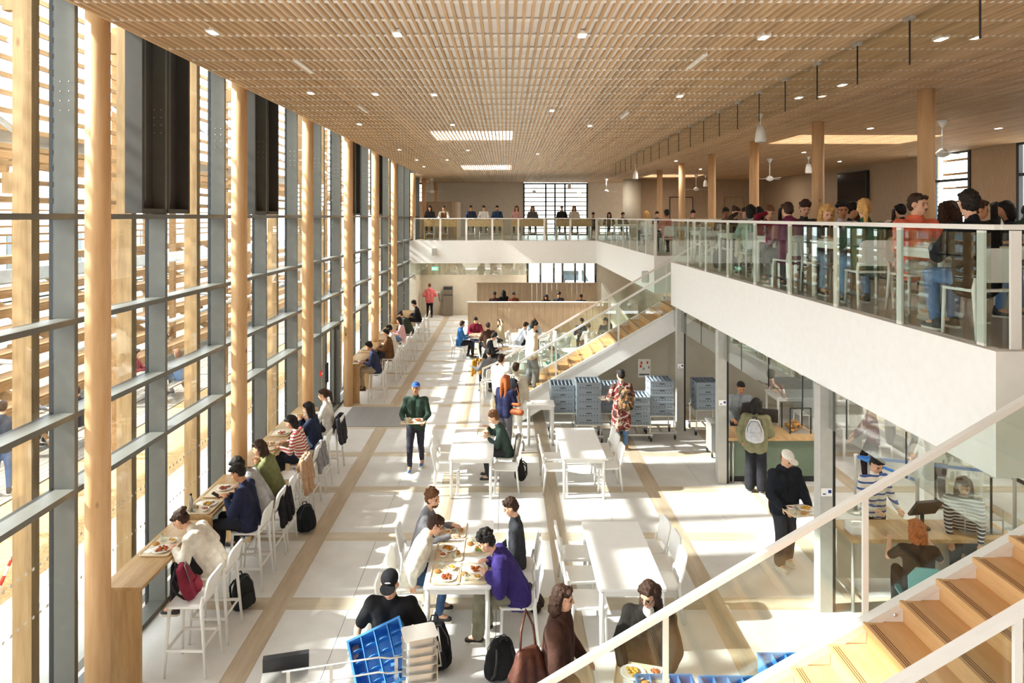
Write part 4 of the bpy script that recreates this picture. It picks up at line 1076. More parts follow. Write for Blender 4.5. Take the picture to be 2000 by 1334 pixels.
tb = thing('shoulder_bag', 'tan leather bag carried by the auburn haired woman', 'bag', (.2, 14.62, .82), -30)
link('pouch', fuse(MB().cap((-.14, 0, .1), .07, (.14, 0, .1), .07).cap((-.1, 0, .26), .04, (.1, 0, .26), .04), .016, 3), plain('leather_tan', '#a85a2c', rough=.5, var=.15), tb)
link('strap', MB().tube([(-.12, 0, .28), (-.06, .03, .5), (.0, .06, .6), (.06, .03, .5), (.12, 0, .28)], .01, 6).mesh('strap', True), MATS['leather_tan'], tb)
p = person('person in a patchwork red coat', 'holding a tray before the crate trolleys', 2.52, 14.9, 0, 12, 'stand', lean=1, hp=10, hy=10, topmat=patches('patchwork', ['#a34a4a', '#3a2f2a', '#8a4038', '#c9bfae', '#7a3030'], 6), legs='#5f7ea6', hair='short', hc='k', coat=.4, shoes='#a5733f', s=1.02, L=(-.2, .28, 1.05), Rh=(.18, .25, 1.1), lod=0)
q = W(p, (-.12, .4, 1.04)); food_set('person in the patchwork coat', tuple(q), 12)
q = W(p, (.02, -.22, .92)); backpack('camouflage backpack worn over the patchwork coat', tuple(q), 12, '', 3, 1.1, patches('camo', ['#3b3128', '#6b4c33', '#8a6a45', '#2c2622'], 9))

# ------------------------------------------------------------------ round tables by the oak enclosure
RT = [('empty round table behind the stair', 2.35, 22.3), ('round table with the laptop user', .15, 22.6), ('round table under the blue and maroon hoodies', -.95, 24.9), ('round table of the woman in a brown vest', 1.0, 25.0), ('round table at the end of the oak enclosure', 3.3, 24.8)]
for l, x, y in RT: rtable('white ' + l, x, y)
at_table('student in blue hoodie', 'seated sideways by the aisle', -1.68, 24.6, -75, top='#3a6ea5', legs='#2b2b31', hair='short', hc='b', hood=True, hp=4, lean=8)
at_table('student in maroon hoodie', 'eating at the round table by the enclosure', -1.15, 25.65, 190, top='#7a2438', legs='#4b6387', hair='short', hc='k', hood=True, loose=.02, hp=28)
at_table('student in brown jacket', 'seen from behind at the round table', -.6, 24.15, 25, top='#4a3428', legs='#2b2b2e', hair='short', hc='b', loose=.02)
at_table('woman in beige blouse', 'lifting a hand to her hair', -.15, 25.3, 110, top='#c9b896', legs='#3a3a3e', hair='long', hc='b', L=(-.18, .1, 1.28), Rh=(.1, .3, .85), hp=2, hy=20, s=.96)
at_table('student in black jacket', 'reading at the round table near the stair', -.62, 22.2, -80, top='#2a2a2e', legs='#2a2a2e', hair='curly', hc='k', lean=16, hp=30)
at_table('person in grey sweater', 'pulling on a mustard jacket', -.45, 19.4, 20, top='#77797c', legs='#2b2c30', hair='short', hc='k', L=(-.5, .18, .85), Rh=(.2, .1, .7), hp=10)
jacket('mustard jacket being pulled on by the grey sweater person', (-.75, 19.75, .95), 10, '#b07d2c', .35)
at_table('man in pale blue shirt', 'bent over the round table', .45, 24.6, -60, top='#c9d0dc', legs='#2c3040', hair='short', hc='b', lean=24, hp=26)
at_table('woman in brown vest and blue sleeves', 'facing the camera at the round table', 1.05, 25.75, 180, top='#a8c4d4', vest='#3b2c26', legs='#2c3040', hair='long', hc='m', lean=12, hp=24, s=.96)
at_table('man in navy jacket', 'behind the sloping handrail', 2.85, 25.5, 170, top='#2d3446', legs='#2c3040', hair='short', hc='b', lean=10, hp=24)
at_table('student in pale pink shirt', 'seen from behind through the stair glass', 2.95, 24.1, 15, top='#dccfd0', legs='#3a3a40', hair='short', hc='m')
at_table('student in black top', 'at the enclosure end seen through the stair glass', 3.75, 25.5, 160, top='#2b2b30', legs='#3a3a40', hair='bob', hc='k', hp=20)
at_table('person in charcoal jacket', 'with the back turned beyond the stair glass', 3.7, 24.2, 10, top='#34302e', legs='#3a3a40', hair='bob', hc='b')
at_table('girl in mint top', 'low behind the stair treads', 1.6, 20.3, 60, top='#5aa79a', legs='#3a3a40', hair='short', hc='m', s=.92, hp=30, lean=20)
for n, (x, y, r) in enumerate(((.5, 21.9, 20), (.95, 22.9, 100), (2.0, 21.6, -10), (1.75, 22.9, -110), (2.9, 22.9, 120), (1.55, 25.4, 120), (2.0, 24.4, 60))):
    chair(['empty white chair in front of the laptop table', 'empty white chair between the two nearest round tables', 'empty white chair in front of the empty round table', 'empty white chair on the aisle side of the empty round table', 'empty white chair on the far side of the empty round table', 'empty white chair next to the brown vest woman', 'empty white chair between the enclosure tables'][n], x, y, r)
for n, (who, x, y) in enumerate((('student in maroon hoodie', -1.1, 25.2), ('student in blue hoodie', -1.15, 24.65), ('student in black jacket', -.05, 22.4), ('woman in brown vest', 1.0, 25.25), ('man in pale blue shirt', .85, 24.8), ('man in navy jacket', 3.05, 25.0))):
    food_set(who, (x, y, .75), 30 * n, False)
lp = thing('laptop', 'grey laptop open on the round table near the stair', 'laptop', (.0, 22.75, .751), 100)
MB().box(-.15, .15, -.1, .1, 0, .012).build('keyboard', M_galv, lp); MB().box(-.15, .15, -.006, .0, 0, .2, Matrix.Translation((0, .1, .01)) @ Matrix.Rotation(R(-18), 4, 'X')).build('screen', M_dark, lp)
# oak enclosures
for n, (x0, x1, y, h, l) in enumerate(((-1.68, 4.6, 30.0, 1.32, 'long low oak wall behind the round tables'), (-1.4, 4.4, 33.0, 1.86, 'tall oak wall in front of the rear glazing'))):
    e = thing('oak_enclosure', l, 'partition', (0, y, 0), kind='structure')
    nb = 24; w = (x1 - x0) / nb; bm2 = MB().box(.004, w - .004, 0, .06, 0, h).mesh('board')
    for k in range(nb): link('board', bm2, M_oakpanel, e, (x0 + w * k, 0, 0))
    MB().box(x0 - .03, x1 + .03, -.03, .12, h, h + .04).build('capping', M_white if n == 0 else M_oakpanel, e)
o = MB().prism([(19.8, .55), (30, 1.5), (33, 1.9), (33, 0), (19.8, 0)], 4.62, 4.74, 'x').build('ramp_wall', M_cream); tag(o, 'sloping cream wall beside the sunken way under the gallery', 'wall', kind='structure')
for n, (u, c, hr, st) in enumerate(((966, '#3a2a2a', 'curly', 0), (985, '#1d1d20', 'long', 1), (1003, '#6a3a2a', 'short', 0), (1066, '#2b2b2f', 'long', 0), (1091, '#3b3b40', 'curly', 0), (1134, '#23232a', 'short', 0))):
    y = 31.4; x = (u - CX) * y / F; nm = ['dark red top', 'black cardigan', 'rust top', 'dark grey top', 'slate jumper', 'navy black jumper'][n]
    if st: person('woman in ' + nm, 'standing behind the low oak wall', x, y, 0, 30, 'stand', top=c, hair=hr, hc='k', L=(-.2, .1, .9), Rh=(.2, .1, .9))
    else: stool(f'white bar stool behind the low oak wall under the {nm}', x, y, 180 if n != 2 else 0); person('diner in ' + nm, 'mostly hidden by the low oak wall', x, y, 0, 180, seat=.785 - .1 * (n % 2), foot=.3, top=c, hair=hr, hc='k', sk='d' if n in (0, 5) else 'm', lean=14, hp=26, L=(-.16, .36, 1.0), Rh=(.16, .36, 1.0))

# ------------------------------------------------------------------ crates and trolleys
M_crate = plain('crate_grey', '#87919a', rough=.55, var=.05); M_hole_shade = plain('crate_hole_shade', '#3c454d', rough=.7)  # darker grey paints the shade inside the crate holes
def make_crate(c, w, d, h, nx, ny, mat, shade_mat):
    def mk():
        t = empty('dish_crate' if c == 'grey' else 'glass_crate')
        m = MB().box(-w / 2, w / 2, -d / 2, -d / 2 + .012, 0, h).box(-w / 2, w / 2, d / 2 - .012, d / 2, 0, h)
        m.box(-w / 2, -w / 2 + .012, -d / 2 + .012, d / 2 - .012, 0, h).box(w / 2 - .012, w / 2, -d / 2 + .012, d / 2 - .012, 0, h).box(-w / 2 + .012, w / 2 - .012, -d / 2 + .012, d / 2 - .012, 0, .01)
        sh = m.build('shell', mat, t)
        MB().box(-w / 2 - .006, w / 2 + .006, -d / 2 - .006, -d / 2 + .014, h - .03, h).box(-w / 2 - .006, w / 2 + .006, d / 2 - .014, d / 2 + .006, h - .03, h).box(-w / 2 - .006, -w / 2 + .014, -d / 2, d / 2, h - .03, h).box(w / 2 - .014, w / 2 + .006, -d / 2, d / 2, h - .03, h).build('rim', mat, t)
        for s in (-1, 1):  # no openings cut: dark plates paint the shade of grip and vent holes
            MB().box(-.06, .06, s * (d / 2 + .002) - .002, s * (d / 2 + .002) + .002, h * .52, h * .66).build('grip_hole_shade', shade_mat, sh)
            MB().box(s * (w / 2 + .002) - .002, s * (w / 2 + .002) + .002, -.06, .06, h * .52, h * .66).build('grip_hole_shade', shade_mat, sh)
        v = MB()
        for k in range(7):
            x = -w * .36 + w * .12 * k
            if abs(x) > .001 or True: v.box(x - .012, x + .012, -d / 2 - .003, -d / 2, h * .2, h * .32)
        v = v.build('vent_hole_shade', shade_mat, sh); v['kind'] = 'stuff'
        for k in range(1, nx): MB().box(-.004, .004, -d / 2 + .012, d / 2 - .012, h - .07, h - .004).build('divider', mat, t).location.x = -w / 2 + w * k / nx
        for k in range(1, ny):
            dv = MB()
            for i in range(nx):
                a, b2 = -w / 2 + w * i / nx + .01, -w / 2 + w * (i + 1) / nx - .01; mid = (a + b2) / 2
                dv.prism([(a, h - .09), (b2, h - .09), (b2, h - .05), (mid + .025, h - .02), (mid, h - .015), (mid - .025, h - .02), (a, h - .05)], -.003, .003)
            o_ = dv.build('scalloped_divider', mat, t); o_.location.y = -d / 2 + d * k / ny; o_['kind'] = 'stuff'
        return t
    return mk
def crate(label, x, y, z, rz): return use('crate', make_crate('grey', .54, .56, .155, 6, 1, M_crate, M_hole_shade), 'crate', label, (x, y, z), rz, 'grey dish crates')
M_blue = plain('crate_blue', '#3f86c6', rough=.4, var=.05); M_blue_hole_shade = plain('crate_blue_hole_shade', '#1f4f86', rough=.6)
def bcrate(label, x, y, z, rz): return use('bcrate', make_crate('blue', .5, .5, .2, 4, 5, M_blue, M_blue_hole_shade), 'crate', label, (x, y, z), rz, 'blue glass crates')
def make_trolley(h):
    def mk():
        t = empty('crate_trolley')
        MB().box(-.3, .3, -.3, .3, h - .03, h).build('platform', M_steel, t)
        for sx in (-1, 1):
            for sy in (-1, 1):
                MB().bar((sx * .27, sy * .27, .17), (sx * .27, sy * .27, h - .03), .025, .025).build('leg', M_steel, t)
                c = empty('caster'); c.parent = t; c.location = (sx * .29, sy * .28, .055)
                MB().lathe([(.055, -.016), (.055, .016)], n=14, M=Matrix.Rotation(R(90), 3, 'Y')).build('wheel', M_dark, c)
                MB().box(-.022, .022, -.03, .03, .04, .085).build('fork', plain('fork_grey', '#8c86a0', rough=.4), c)
        for sy in (-1, 1): MB().box(-.33, .33, sy * .29 - .02, sy * .29 + .02, .14, .175).build('base_rail', M_steel, t)
        MB().box(-.02, .02, -.27, .27, .14, .17).build('cross_rail', M_steel, t)
        return t
    return mk
ST = [('first stack from the aisle', 1.31, 15.95, .6, 4), ('tallest stack, second from the aisle', 1.87, 15.65, .42, 6), ('stack half hidden behind the patchwork coat', 2.5, 16.1, .55, 4), ('low stack beside the patchwork coat', 3.0, 15.75, .38, 4), ('stack before the poster', 3.58, 15.9, .55, 5), ('last stack beyond the steel post', 4.72, 16.2, .6, 4)]
for l, x, y, h, n in ST:
    use(('trolley', h), make_trolley(h), 'trolley', f'steel trolley under the {l}', (x, y, 0), 0, 'crate trolleys')
    for k in range(n): crate(f'grey dish crate {["at the bottom", "second", "third", "fourth", "fifth", "sixth"][k]} {"" if k == 0 else "from below "}in the {l.split(",")[0]}', x, y, h + .157 * k, 0)
po = thing('notice_poster', 'white poster with orange pictures on the wall under the stair', 'poster', (3.75, 18.5, .74))
MB().box(-.17, .17, -.006, 0, 0, .5).build('sheet', M_white, po)
for k, (x, z, c) in enumerate(((-.1, .36, '#d8572a'), (.06, .37, '#d8572a'), (-.12, .27, '#c7472a'), (.1, .24, '#9a9a9a'), (-.04, .2, '#a8a8a8'))): MB().box(x, x + .05, -.008, -.006, z, z + .07).build('picture', plain('print' + c, c), po)
MB().box(-.14, .14, -.008, -.006, .06, .1).build('print_lines', plain('print_grey', '#5c5c60'), po)
# small console table at the stair foot
table('small white table with papers at the foot of the stair', .78, 15.4, 90, L=.62, W=.5, h=.9)
o = MB().box(-.2, .2, -.11, .11, 0, .03).build('paper_stack', M_white); o.location = (.76, 15.4, .9); tag(o, 'stack of white papers on the small table', 'papers')

# blue crates near the camera
for n, (x, y, l) in enumerate(((1.40, 5.82, 'in front of the black coat woman'), (1.96, 5.8, 'under the foreground handrail'), (2.6, 6.12, 'beside the foreground stair stringer'))):
    use(('trolley', .2), make_trolley(.2), 'trolley', f'low trolley of blue crates {l}', (x, y, 0), 0, 'crate trolleys')
    for k in range(4): bcrate(f'blue glass crate {["at the bottom", "second from below", "third from below", "on top"][k]} of the stack {l}', x, y, .2 + .21 * k, 0)
    gi = 0
    for i in range(4):
        for j in range(5):
            if (i + j + n) % 3 == 0: continue
            tag(link('tumbler', _cup, M_tumbler, None, (x - .1875 + .125 * i, y - .2 + .1 * j, .2 + .21 * 3 + .012)), f'upturned drinking glass in the top blue crate {l}', 'glass', f'glasses in the crate {l}')
c = bcrate('blue glass crate carried by the man in black', -1.1, 6.22, 1.02, 0); c.rotation_euler = (R(38), R(-20), R(12))
c = bcrate('blue glass crate below the carried one on the steel cart', -1.02, 6.02, .62, 0); c.rotation_euler = (0, 0, R(14))
kt = thing('steel_cart', 'stainless tray return cart with wire rails in front of the man in black', 'cart', (-1.25, 6.1, 0), 14)
MB().rbox(-.78, .62, -.24, .3, .58, .61, .04).build('shelf', M_steel, kt)
MB().box(-.9, -.5, -.2, .3, 1.0, 1.03, Matrix.Rotation(R(-10), 4, 'X')).build('sloping_shelf', M_steel, kt)
MB().bar((-.9, .28, 1.06), (-.5, .28, 1.06), .06, .12).build('shelf_lip', M_dark, kt)
for z in (1.14, 1.27): MB().tube([(-.7, -.2, z), (.1, -.2, z), (.2, -.24, z), (.64, -.24, z), (.66, .1, z)], .008, 6).build('wire_rail', M_steel, kt, True)
for x in (-.65, -.3, .25, .6): MB().bar((x, -.21, .6), (x, -.21, 1.27), .03, .012).build('upright', M_steel, kt)
for x in (-.7, .55):
    for y in (-.2, .25): MB().bar((x, y, .1), (x, y, .6), .03, .03).build('leg', M_steel, kt); MB().lathe([(.05, -.015), (.05, .015)], (x, y, .05), n=12, M=Matrix.Rotation(R(90), 3, 'Y')).build('wheel', M_dark, kt)
MB().box(-.02, .02, -.1, .25, .62, 1.2, Matrix.Rotation(R(20), 4, 'Y')).build('side_plate', plain('steel_blue', '#33455c', rough=.3, metal=.6), kt)
for k in range(6):
    pan = thing('steel_pan', f'shallow steel pan, {["lowest", "second", "third", "fourth", "fifth", "topmost"][k]} of the pile on the cart', 'pan', (-.76, 6.0, 1.0 + .075 * k), 8 + 2 * k, 'steel pans on the cart')
    MB().rbox(-.12, .12, -.09, .09, 0, .07, .03).build('basin', M_steel, pan); MB().rbox(-.15, .15, -.115, .115, .07, .076, .035).build('rim', M_steel, pan)

# ------------------------------------------------------------------ service counters under the near gallery
M_green = plain('counter_green', '#6c7a68', rough=.6, var=.04)
sc_ = thing('service_counter', 'till counter with green panel front and oak top', 'counter', (4.95, 13.4, 0))
MB().box(-.65, 1.0, -.3, .3, .12, .82).build('panel', M_green, sc_); MB().box(-.7, 1.05, -.38, .36, .82, .88).build('worktop', M_counter, sc_); MB().box(-.66, 1.0, -.26, .28, 0, .12).build('plinth', M_dark, sc_)
for x in (-.68, -.6): MB().tube([(x, -.33, 0), (x, -.33, .82)], .02, 8).build('leg', M_steel, sc_, True)
tc_ = thing('service_counter', 'till counter with steel legs in front of the seated cashier', 'counter', (5.3, 9.05, 0))
MB().box(-.85, 1.3, -.28, .3, .9, .95).build('worktop', M_counter, tc_); MB().box(-.8, 1.25, .2, .24, .2, .9).build('panel', M_greige, tc_)
for x in (-.82, 1.26):
    for y in (-.24, .26): MB().tube([(x, y, 0), (x, y, .9)], .022, 8).build('leg', M_steel, tc_, True)
MB().tube([(-.82, -.24, .2), (-.82, .26, .2)], .014, 6).build('stretcher', M_steel, tc_, True)
def monitor(label, loc, rz, tilt=20):
    m = thing('till_screen', label, 'screen', loc, rz)
    Mx = Matrix.Translation((0, 0, .2)) @ Matrix.Rotation(R(-tilt), 4, 'X')
    MB().box(-.2, .2, -.02, .015, -.02, .26, Mx).build('case', M_dark, m); MB().box(-.185, .185, -.024, -.02, -.005, .245, Mx).build('display', plain('display', '#20262b', rough=.15), m)
    MB().lathe([(.1, 0), (.09, .015), (.025, .03), (.025, .22)], n=14).build('stand', M_dark, m, True)
    return m
monitor('black till screen on the green panelled counter', (5.15, 13.45, .88), 160); monitor('second black till screen behind the first', (4.95, 13.95, .88), 200)
monitor('tilted black till screen before the seated cashier', (5.55, 9.1, .95), 190, 35)
M_teal = plain('teal_shell', '#6aa5a6', rough=.5)
def make_office():
    oc = empty('office_chair')
    MB().rbox(-.22, .22, -.2, .22, .5, .53, .06).build('seat', M_teal, oc); MB().prism([(-.2, .58), (.2, .58), (.21, .86), (.12, .97), (-.12, .97), (-.21, .86)], -.26, -.235).build('backrest', M_teal, oc)
    MB().bar((0, -.2, .5), (0, -.25, .66), .05, .03).build('back_bracket', M_dark, oc); MB().lathe([(.03, .06), (.03, .5)], n=10).build('column', M_steel, oc)
    for k in range(5): a = R(72 * k); MB().bar((0, 0, .07), (.28 * math.cos(a), .28 * math.sin(a), .05), .04, .03).build('foot', M_dark, oc)
    return oc
use('office', make_office, 'chair', 'teal office chair under the ginger haired cashier', (5.0, 8.25, 0), -12, 'teal office chairs')
use('office', make_office, 'chair', 'teal office chair draped with a cream cloth', (5.35, 7.62, 0), 15, 'teal office chairs')
jacket('cream cloth hanging over the teal chair', (5.29, 7.38, .98), 15, '#d8cfbb', .5)
p = person('man in olive jacket and wide black trousers', 'paying at the green panelled counter', 4.62, 12.62, 0, -25, 'stand', lean=4, hp=14, hy=10, top='#7a765a', legs='#26262a', hair='bob', hc='k', sk='m', wide=.045, loose=.03, L=(-.25, .12, .88), Rh=(.2, .3, .98), lod=0)
q = W(p, (0, -.2, .98)); backpack('pale grey backpack worn by the man in olive jacket', tuple(q), -25, '#b9b9bc', 3, 1.0, lod=0)
at = person('cashier in grey top', 'behind the green panelled counter', 4.85, 14.2, 0, 175, 'stand', top='#8d9296', hair='short', hc='k', sk='m', lean=10, hp=22, L=(-.2, .35, .98), Rh=(.2, .35, .98))
p = person('man in black jacket and white cap', 'holding a tray beside the steel post', 4.05, 9.95, 0, -168, 'stand', lean=3, hp=26, hy=10, top='#23252b', legs='#3c3c40', cap='#e2ddd0', hc='m', hair='short', loose=.035, wide=.03, shoes='#cfcabd', step=.06, hood=True, L=(-.2, .3, .98), Rh=(.2, .3, .98), lod=0)
q = W(p, (0, .42, .98)); food_set('man in black jacket and white cap', tuple(q), -168)
person('woman in blue striped sweater', 'waiting at the till of the cashier', 5.3, 9.85, 0, 190, 'stand', lean=2, hp=26, topmat=stripes('blue_stripes', '#e6e1d6', '#3d5a99', 75, 'Z', .78), legs='#2a2a30', hair='bun', hc='k', s=.97, L=(-.18, .28, .98), Rh=(.18, .28, 1.0), lod=0)
person('cashier with ginger hair', 'seated with the back turned at the till', 5.0, 8.25, 0, -12, lean=6, hp=14, top='#2a2624', legs='#2a2624', hair='bob', hc='r', sleeve=.3, s=.97, seat=.53, L=(-.2, .42, .98), Rh=(.24, .4, 1.02))
person('cashier in dark stripes', 'behind the bread stand', 6.1, 9.1, 0, 150, 'stand', topmat=stripes('dark_stripes', '#34333a', '#d8d5cf', 150, 'Z', .7), legs='#2a2a30', hair='long', hc='b', lean=6, hp=22, s=.97, lod=1)
person('person in a dark skirt', 'walking behind the belt barrier', 7.0, 13.0, 0, 60, 'stand', top='#5c2630', legs='#2a2226', hair='long', hc='b', step=.15, s=.97)
person('diner in white jacket', 'queueing deep under the gallery', 7.6, 12.0, 0, 100, 'stand', top='#d8d4ca', legs='#54545a', hair='long', hc='m', s=.97)
bs = thing('bread_stand', 'stand of wrapped rolls on the till counter', 'stand', (6.25, 9.1, .95))
for z in (0, .18): MB().rbox(-.26, .26, -.2, .2, z, z + .015, .03).build('shelf', M_steel, bs)
for x in (-.25, .25):
    for y in (-.18, .18): MB().bar((x, y, 0), (x, y, .32), .012, .012).build('upright', M_steel, bs)
rl_ = MB().ell((0, 0, .03), (.05, .04, .03), n=9, m=6).mesh('bread_roll', True); rnd = random.Random(5)
for k in range(22):
    x, y, z = 6.25 + rnd.uniform(-.2, .2), 9.1 + rnd.uniform(-.15, .15), .966 + (.18 if k % 2 else 0) + .04 * (k // 8) * (k % 2)
    o = link('bread_roll', rl_, MATS['crust'], None, (x, y, z)); o.rotation_euler.z = rnd.uniform(0, 3); tag(o, 'wrapped bread roll on the till stand', 'bread', 'rolls on the till stand')
bs2 = thing('bread_basket', 'wire basket of rolls on the green panelled counter', 'basket', (5.72, 13.45, .88))
MB().box(-.2, .2, -.2, .2, 0, .015).build('base', M_steel, bs2)
for x in (-.2, .2): MB().bar((x, -.2, 0), (x, -.2, .5), .02, .02).build('upright', M_dark, bs2); MB().bar((x, .2, 0), (x, .2, .5), .02, .02).build('upright', M_dark, bs2)
MB().bar((-.2, -.2, .5), (.2, -.2, .5), .02, .02).build('top_bar', M_dark, bs2)
for k in range(14):
    o = link('bread_roll', rl_, MATS['crust'], None, (5.72 + rnd.uniform(-.14, .14), 13.45 + rnd.uniform(-.14, .14), .896 + .05 * (k // 5))); tag(o, 'bread roll in the wire basket', 'bread', 'rolls in the wire basket')
nb = thing('napkin_box', 'white box of napkins on the corner of the cashier counter', 'box', (4.62, 9.0, .95)); MB().rbox(-.11, .11, -.11, .11, 0, .1, .03).build('case', M_white, nb); MB().box(-.06, .06, -.02, .02, .1, .13).build('tissue', M_china, nb)
M_belt = plain('belt_blue', '#3a78c2', rough=.7)
posts = [(6.05, 11.8), (6.45, 10.7), (8.2, 11.0)]
for n, (x, y) in enumerate(posts):
    b = thing('barrier_post', ['steel belt barrier post, nearest the middle post', 'dark belt barrier post beside the striped sweater', 'belt barrier post at the end of the blue tape'][n], 'barrier', (x, y, 0), group='belt barriers')
    MB().lathe([(.17, 0), (.16, .02), (.03, .035)], n=20).build('foot', M_steel, b, True); MB().lathe([(.028, .03), (.028, .94), (.035, .95), (.035, 1.0)], n=14).build('tube', M_steel, b, True)
bt = thing('barrier_belt', 'blue retractable belt between the barrier posts', 'belt'); MB().bar((6.08, 11.8, .95), (8.17, 11.0, .95), .004, .05).build('webbing', M_belt, bt)
MB().bar((6.08, 11.77, .95), (6.45, 10.73, .95), .004, .05).build('webbing', M_belt, bt)
bn = thing('waste_cart', 'small steel waste cart beside the middle post', 'bin', (4.5, 14.6, 0)); MB().box(-.16, .16, -.2, .2, .12, .7).build('body', M_steel, bn); MB().box(-.18, .18, -.22, .22, .7, .74).build('lid', M_steel, bn)
for x in (-.14, .14):
    for y in (-.17, .17): MB().lathe([(.04, -.014), (.04, .014)], (x, y, .04), n=10, M=Matrix.Rotation(R(90), 3, 'Y')).build('wheel', M_dark, bn); MB().bar((x, y, .05), (x, y, .12), .02, .02).build('fork', M_dark, bn)
kc = thing('kitchen_counter', 'long white serving counter deep under the gallery', 'counter', (10.2, 13.5, 0)); MB().box(-.4, .4, -3, 3, .1, .86).build('body', M_white, kc); MB().box(-.45, .45, -3.05, 3.05, .86, .9).build('worktop', M_steel, kc); MB().box(-.36, .36, -2.9, 2.9, 0, .1).build('plinth', M_dark, kc)
table('white table under the gallery behind the barrier', 7.9, 14.6, 90); table('white table under the gallery by the wall', 7.4, 16.8, 90)
for n, (x, y, r) in enumerate(((7.6, 14.0, 0), (8.3, 15.2, 180), (7.1, 16.2, 0))): chair(['empty white chair in front of the table behind the barrier', 'empty white chair behind the barrier table', 'empty white chair by the wall under the gallery'][n], x, y, r)

# ------------------------------------------------------------------ far wall of the ground floor
wf = thing('water_fountain', 'grey steel water dispenser against the cream wall', 'dispenser', (-2.98, 35.2, 0))
MB().box(-.24, .24, -.22, .24, 0, 1.05).build('cabinet', plain('fountain_steel', '#847a6c', rough=.4, metal=.5), wf); MB().box(-.23, .23, -.1, .24, 1.08, 1.5).build('back_box', MATS['fountain_steel'], wf); MB().box(-.22, .22, -.115, -.1, 1.34, 1.48).build('display', M_dark, wf); MB().box(-.22, .22, -.2, .1, 1.05, 1.08).build('drip_tray', M_dark, wf)
so_ = thing('wall_socket', 'double wall socket with hanging cable next to the dispenser', 'socket', (-3.55, 35.49, 1.15)); MB().box(-.1, .1, -.02, 0, -.05, .05).build('plate', M_white, so_); MB().tube([(.05, -.02, 0), (.1, -.04, -.4), (.25, -.04, -.45), (.34, -.04, -.2)], .012, 6).build('cable', M_dark, so_, True)
ex = thing('exit_sign', 'green lit exit sign with a running figure hanging under the far gallery', 'sign', (-3.62, 34.8, 2.45))
MB().box(-.17, .17, -.015, .015, -.1, .1).build('panel', emit('exit_green', '#5fd0a5', 1.3), ex)
MB().box(-.12, -.03, -.018, -.015, -.06, .06).box(.02, .05, -.018, -.015, -.05, .05).box(.05, .1, -.018, -.015, -.02, .02).build('pictogram', emit('exit_white', '#ffffff', 1.5), ex); MB().bar((0, 0, .1), (0, 0, .46), .02, .02).build('hanger', M_metalw, ex)
for n, (loc, rz, l) in enumerate((((-3.35, 31.93, 3.45), 0, 'white loudspeaker box on the far gallery fascia'), ((4.18, 20.4, 3.3), -90, 'white loudspeaker box on the side gallery fascia'))):
    s = thing('wall_speaker', l, 'loudspeaker', loc, rz); MB().box(-.11, .11, -.1, .06, -.17, .17).build('cabinet', plain('speaker_grey', '#cfcdc8', rough=.6), s); MB().box(-.09, .09, -.106, -.1, -.15, .15).build('grille', plain('speaker_mesh', '#b5b3ad', rough=.8), s)

# ------------------------------------------------------------------ galleries
for n, (u0, u1) in enumerate(((828, 893), (911, 982), (998, 1069), (1086, 1156))):
    y = 32.75; x0, x1 = (u0 - CX) * y / F, (u1 - CX) * y / F
    d = thing('bar_desk', f'oak fronted bar desk on the far gallery, {["first", "second", "third", "fourth"][n]} from the facade', 'desk', ((x0 + x1) / 2, y, MZ), group='bar desks on the far gallery'); w = (x1 - x0) / 2
    MB().box(-w, w, -.05, .5, .93, .97).build('desktop', M_counter, d); MB().box(-w, w, -.06, -.03, .64, .93).build('modesty_panel', M_counter, d)
    for s in (-1, 1): MB().box(s * w - (.04 if s > 0 else 0), s * w + (0 if s > 0 else .04), -.03, .48, 0, .93).build('side_panel', M_counter, d)
GF = [(840, 'black patterned top', '#2b2a2e', 'long', 'k', 0), (867, 'brown vest and white sleeves', '#dcd8ce', 'short', 'k', 1), (920, 'navy shirt', '#2c3346', 'short', 'k', 0), (945, 'white shirt', '#e6e4df', 'short', 'k', 0), (971, 'denim blue shirt', '#334766', 'short', 'b', 0),
      (1009, 'pink scarf', '#d8a9a4', 'long', 'm', 0), (1040, 'grey top', '#6b6666', 'long', 'm', 0), (1097, 'charcoal shirt', '#35332f', 'short', 'g', 0), (1121, 'cream top', '#ddd3c2', 'long', 'm', 0)]
for u, d, c, h, hc_, v in GF:
    y = 33.75; x = (u - CX) * y / F; wn = f'{"woman" if h == "long" else "man"} in {d}'
    stool(f'white bar stool on the far gallery under the {wn}', x, y, 180, MZ); person(wn, 'facing the hall at a far gallery desk', x, y, MZ, 180, seat=.785, foot=.3, top=c, vest='#6b4a30' if v else None, hair=h, hc=hc_, sk='m' if u in (867, 920) else 'l', lean=10, hp=18, L=(-.16, .38, 1.02), Rh=(.16, .38, 1.02), beard='f' if u == 971 else None)
pt = thing('curved_partition', 'low oak partition with a rounded end on the far gallery', 'partition', (0, 36.4, MZ), kind='structure')
pts = [(-5.6, 0), (-3.0, 0)] + [(-3.0 + .5 * math.sin(R(15 * k)), .5 - .5 * math.cos(R(15 * k))) for k in range(1, 7)] + [(-2.5, 1.5), (-2.56, 1.5), (-2.56, .5)] + [(-3.0 + .44 * math.sin(R(15 * k)), .5 - .44 * math.cos(R(15 * k))) for k in range(5, 0, -1)] + [(-3.0, .06), (-5.6, .06)]
MB().prism(pts, 0, 1.9, 'z').build('panel', M_oakpanel, pt); MB().box(-5.6, -3.0, -.005, .0, 1.86, 1.9).build('edge_strip', M_glulam, pt)
tv = thing('wall_screen', 'large black screen on the oak gallery wall', 'screen', (14.02, 27.6, 6.3)); MB().box(-.06, .06, -1.15, 1.15, -.62, .6).build('case', M_dark, tv); MB().box(-.065, -.06, -1.1, 1.1, -.58, .56).build('display', plain('screen_black', '#15171a', rough=.12), tv); MB().box(.06, .12, -.3, .3, -.2, .2).build('bracket', M_dark, tv)

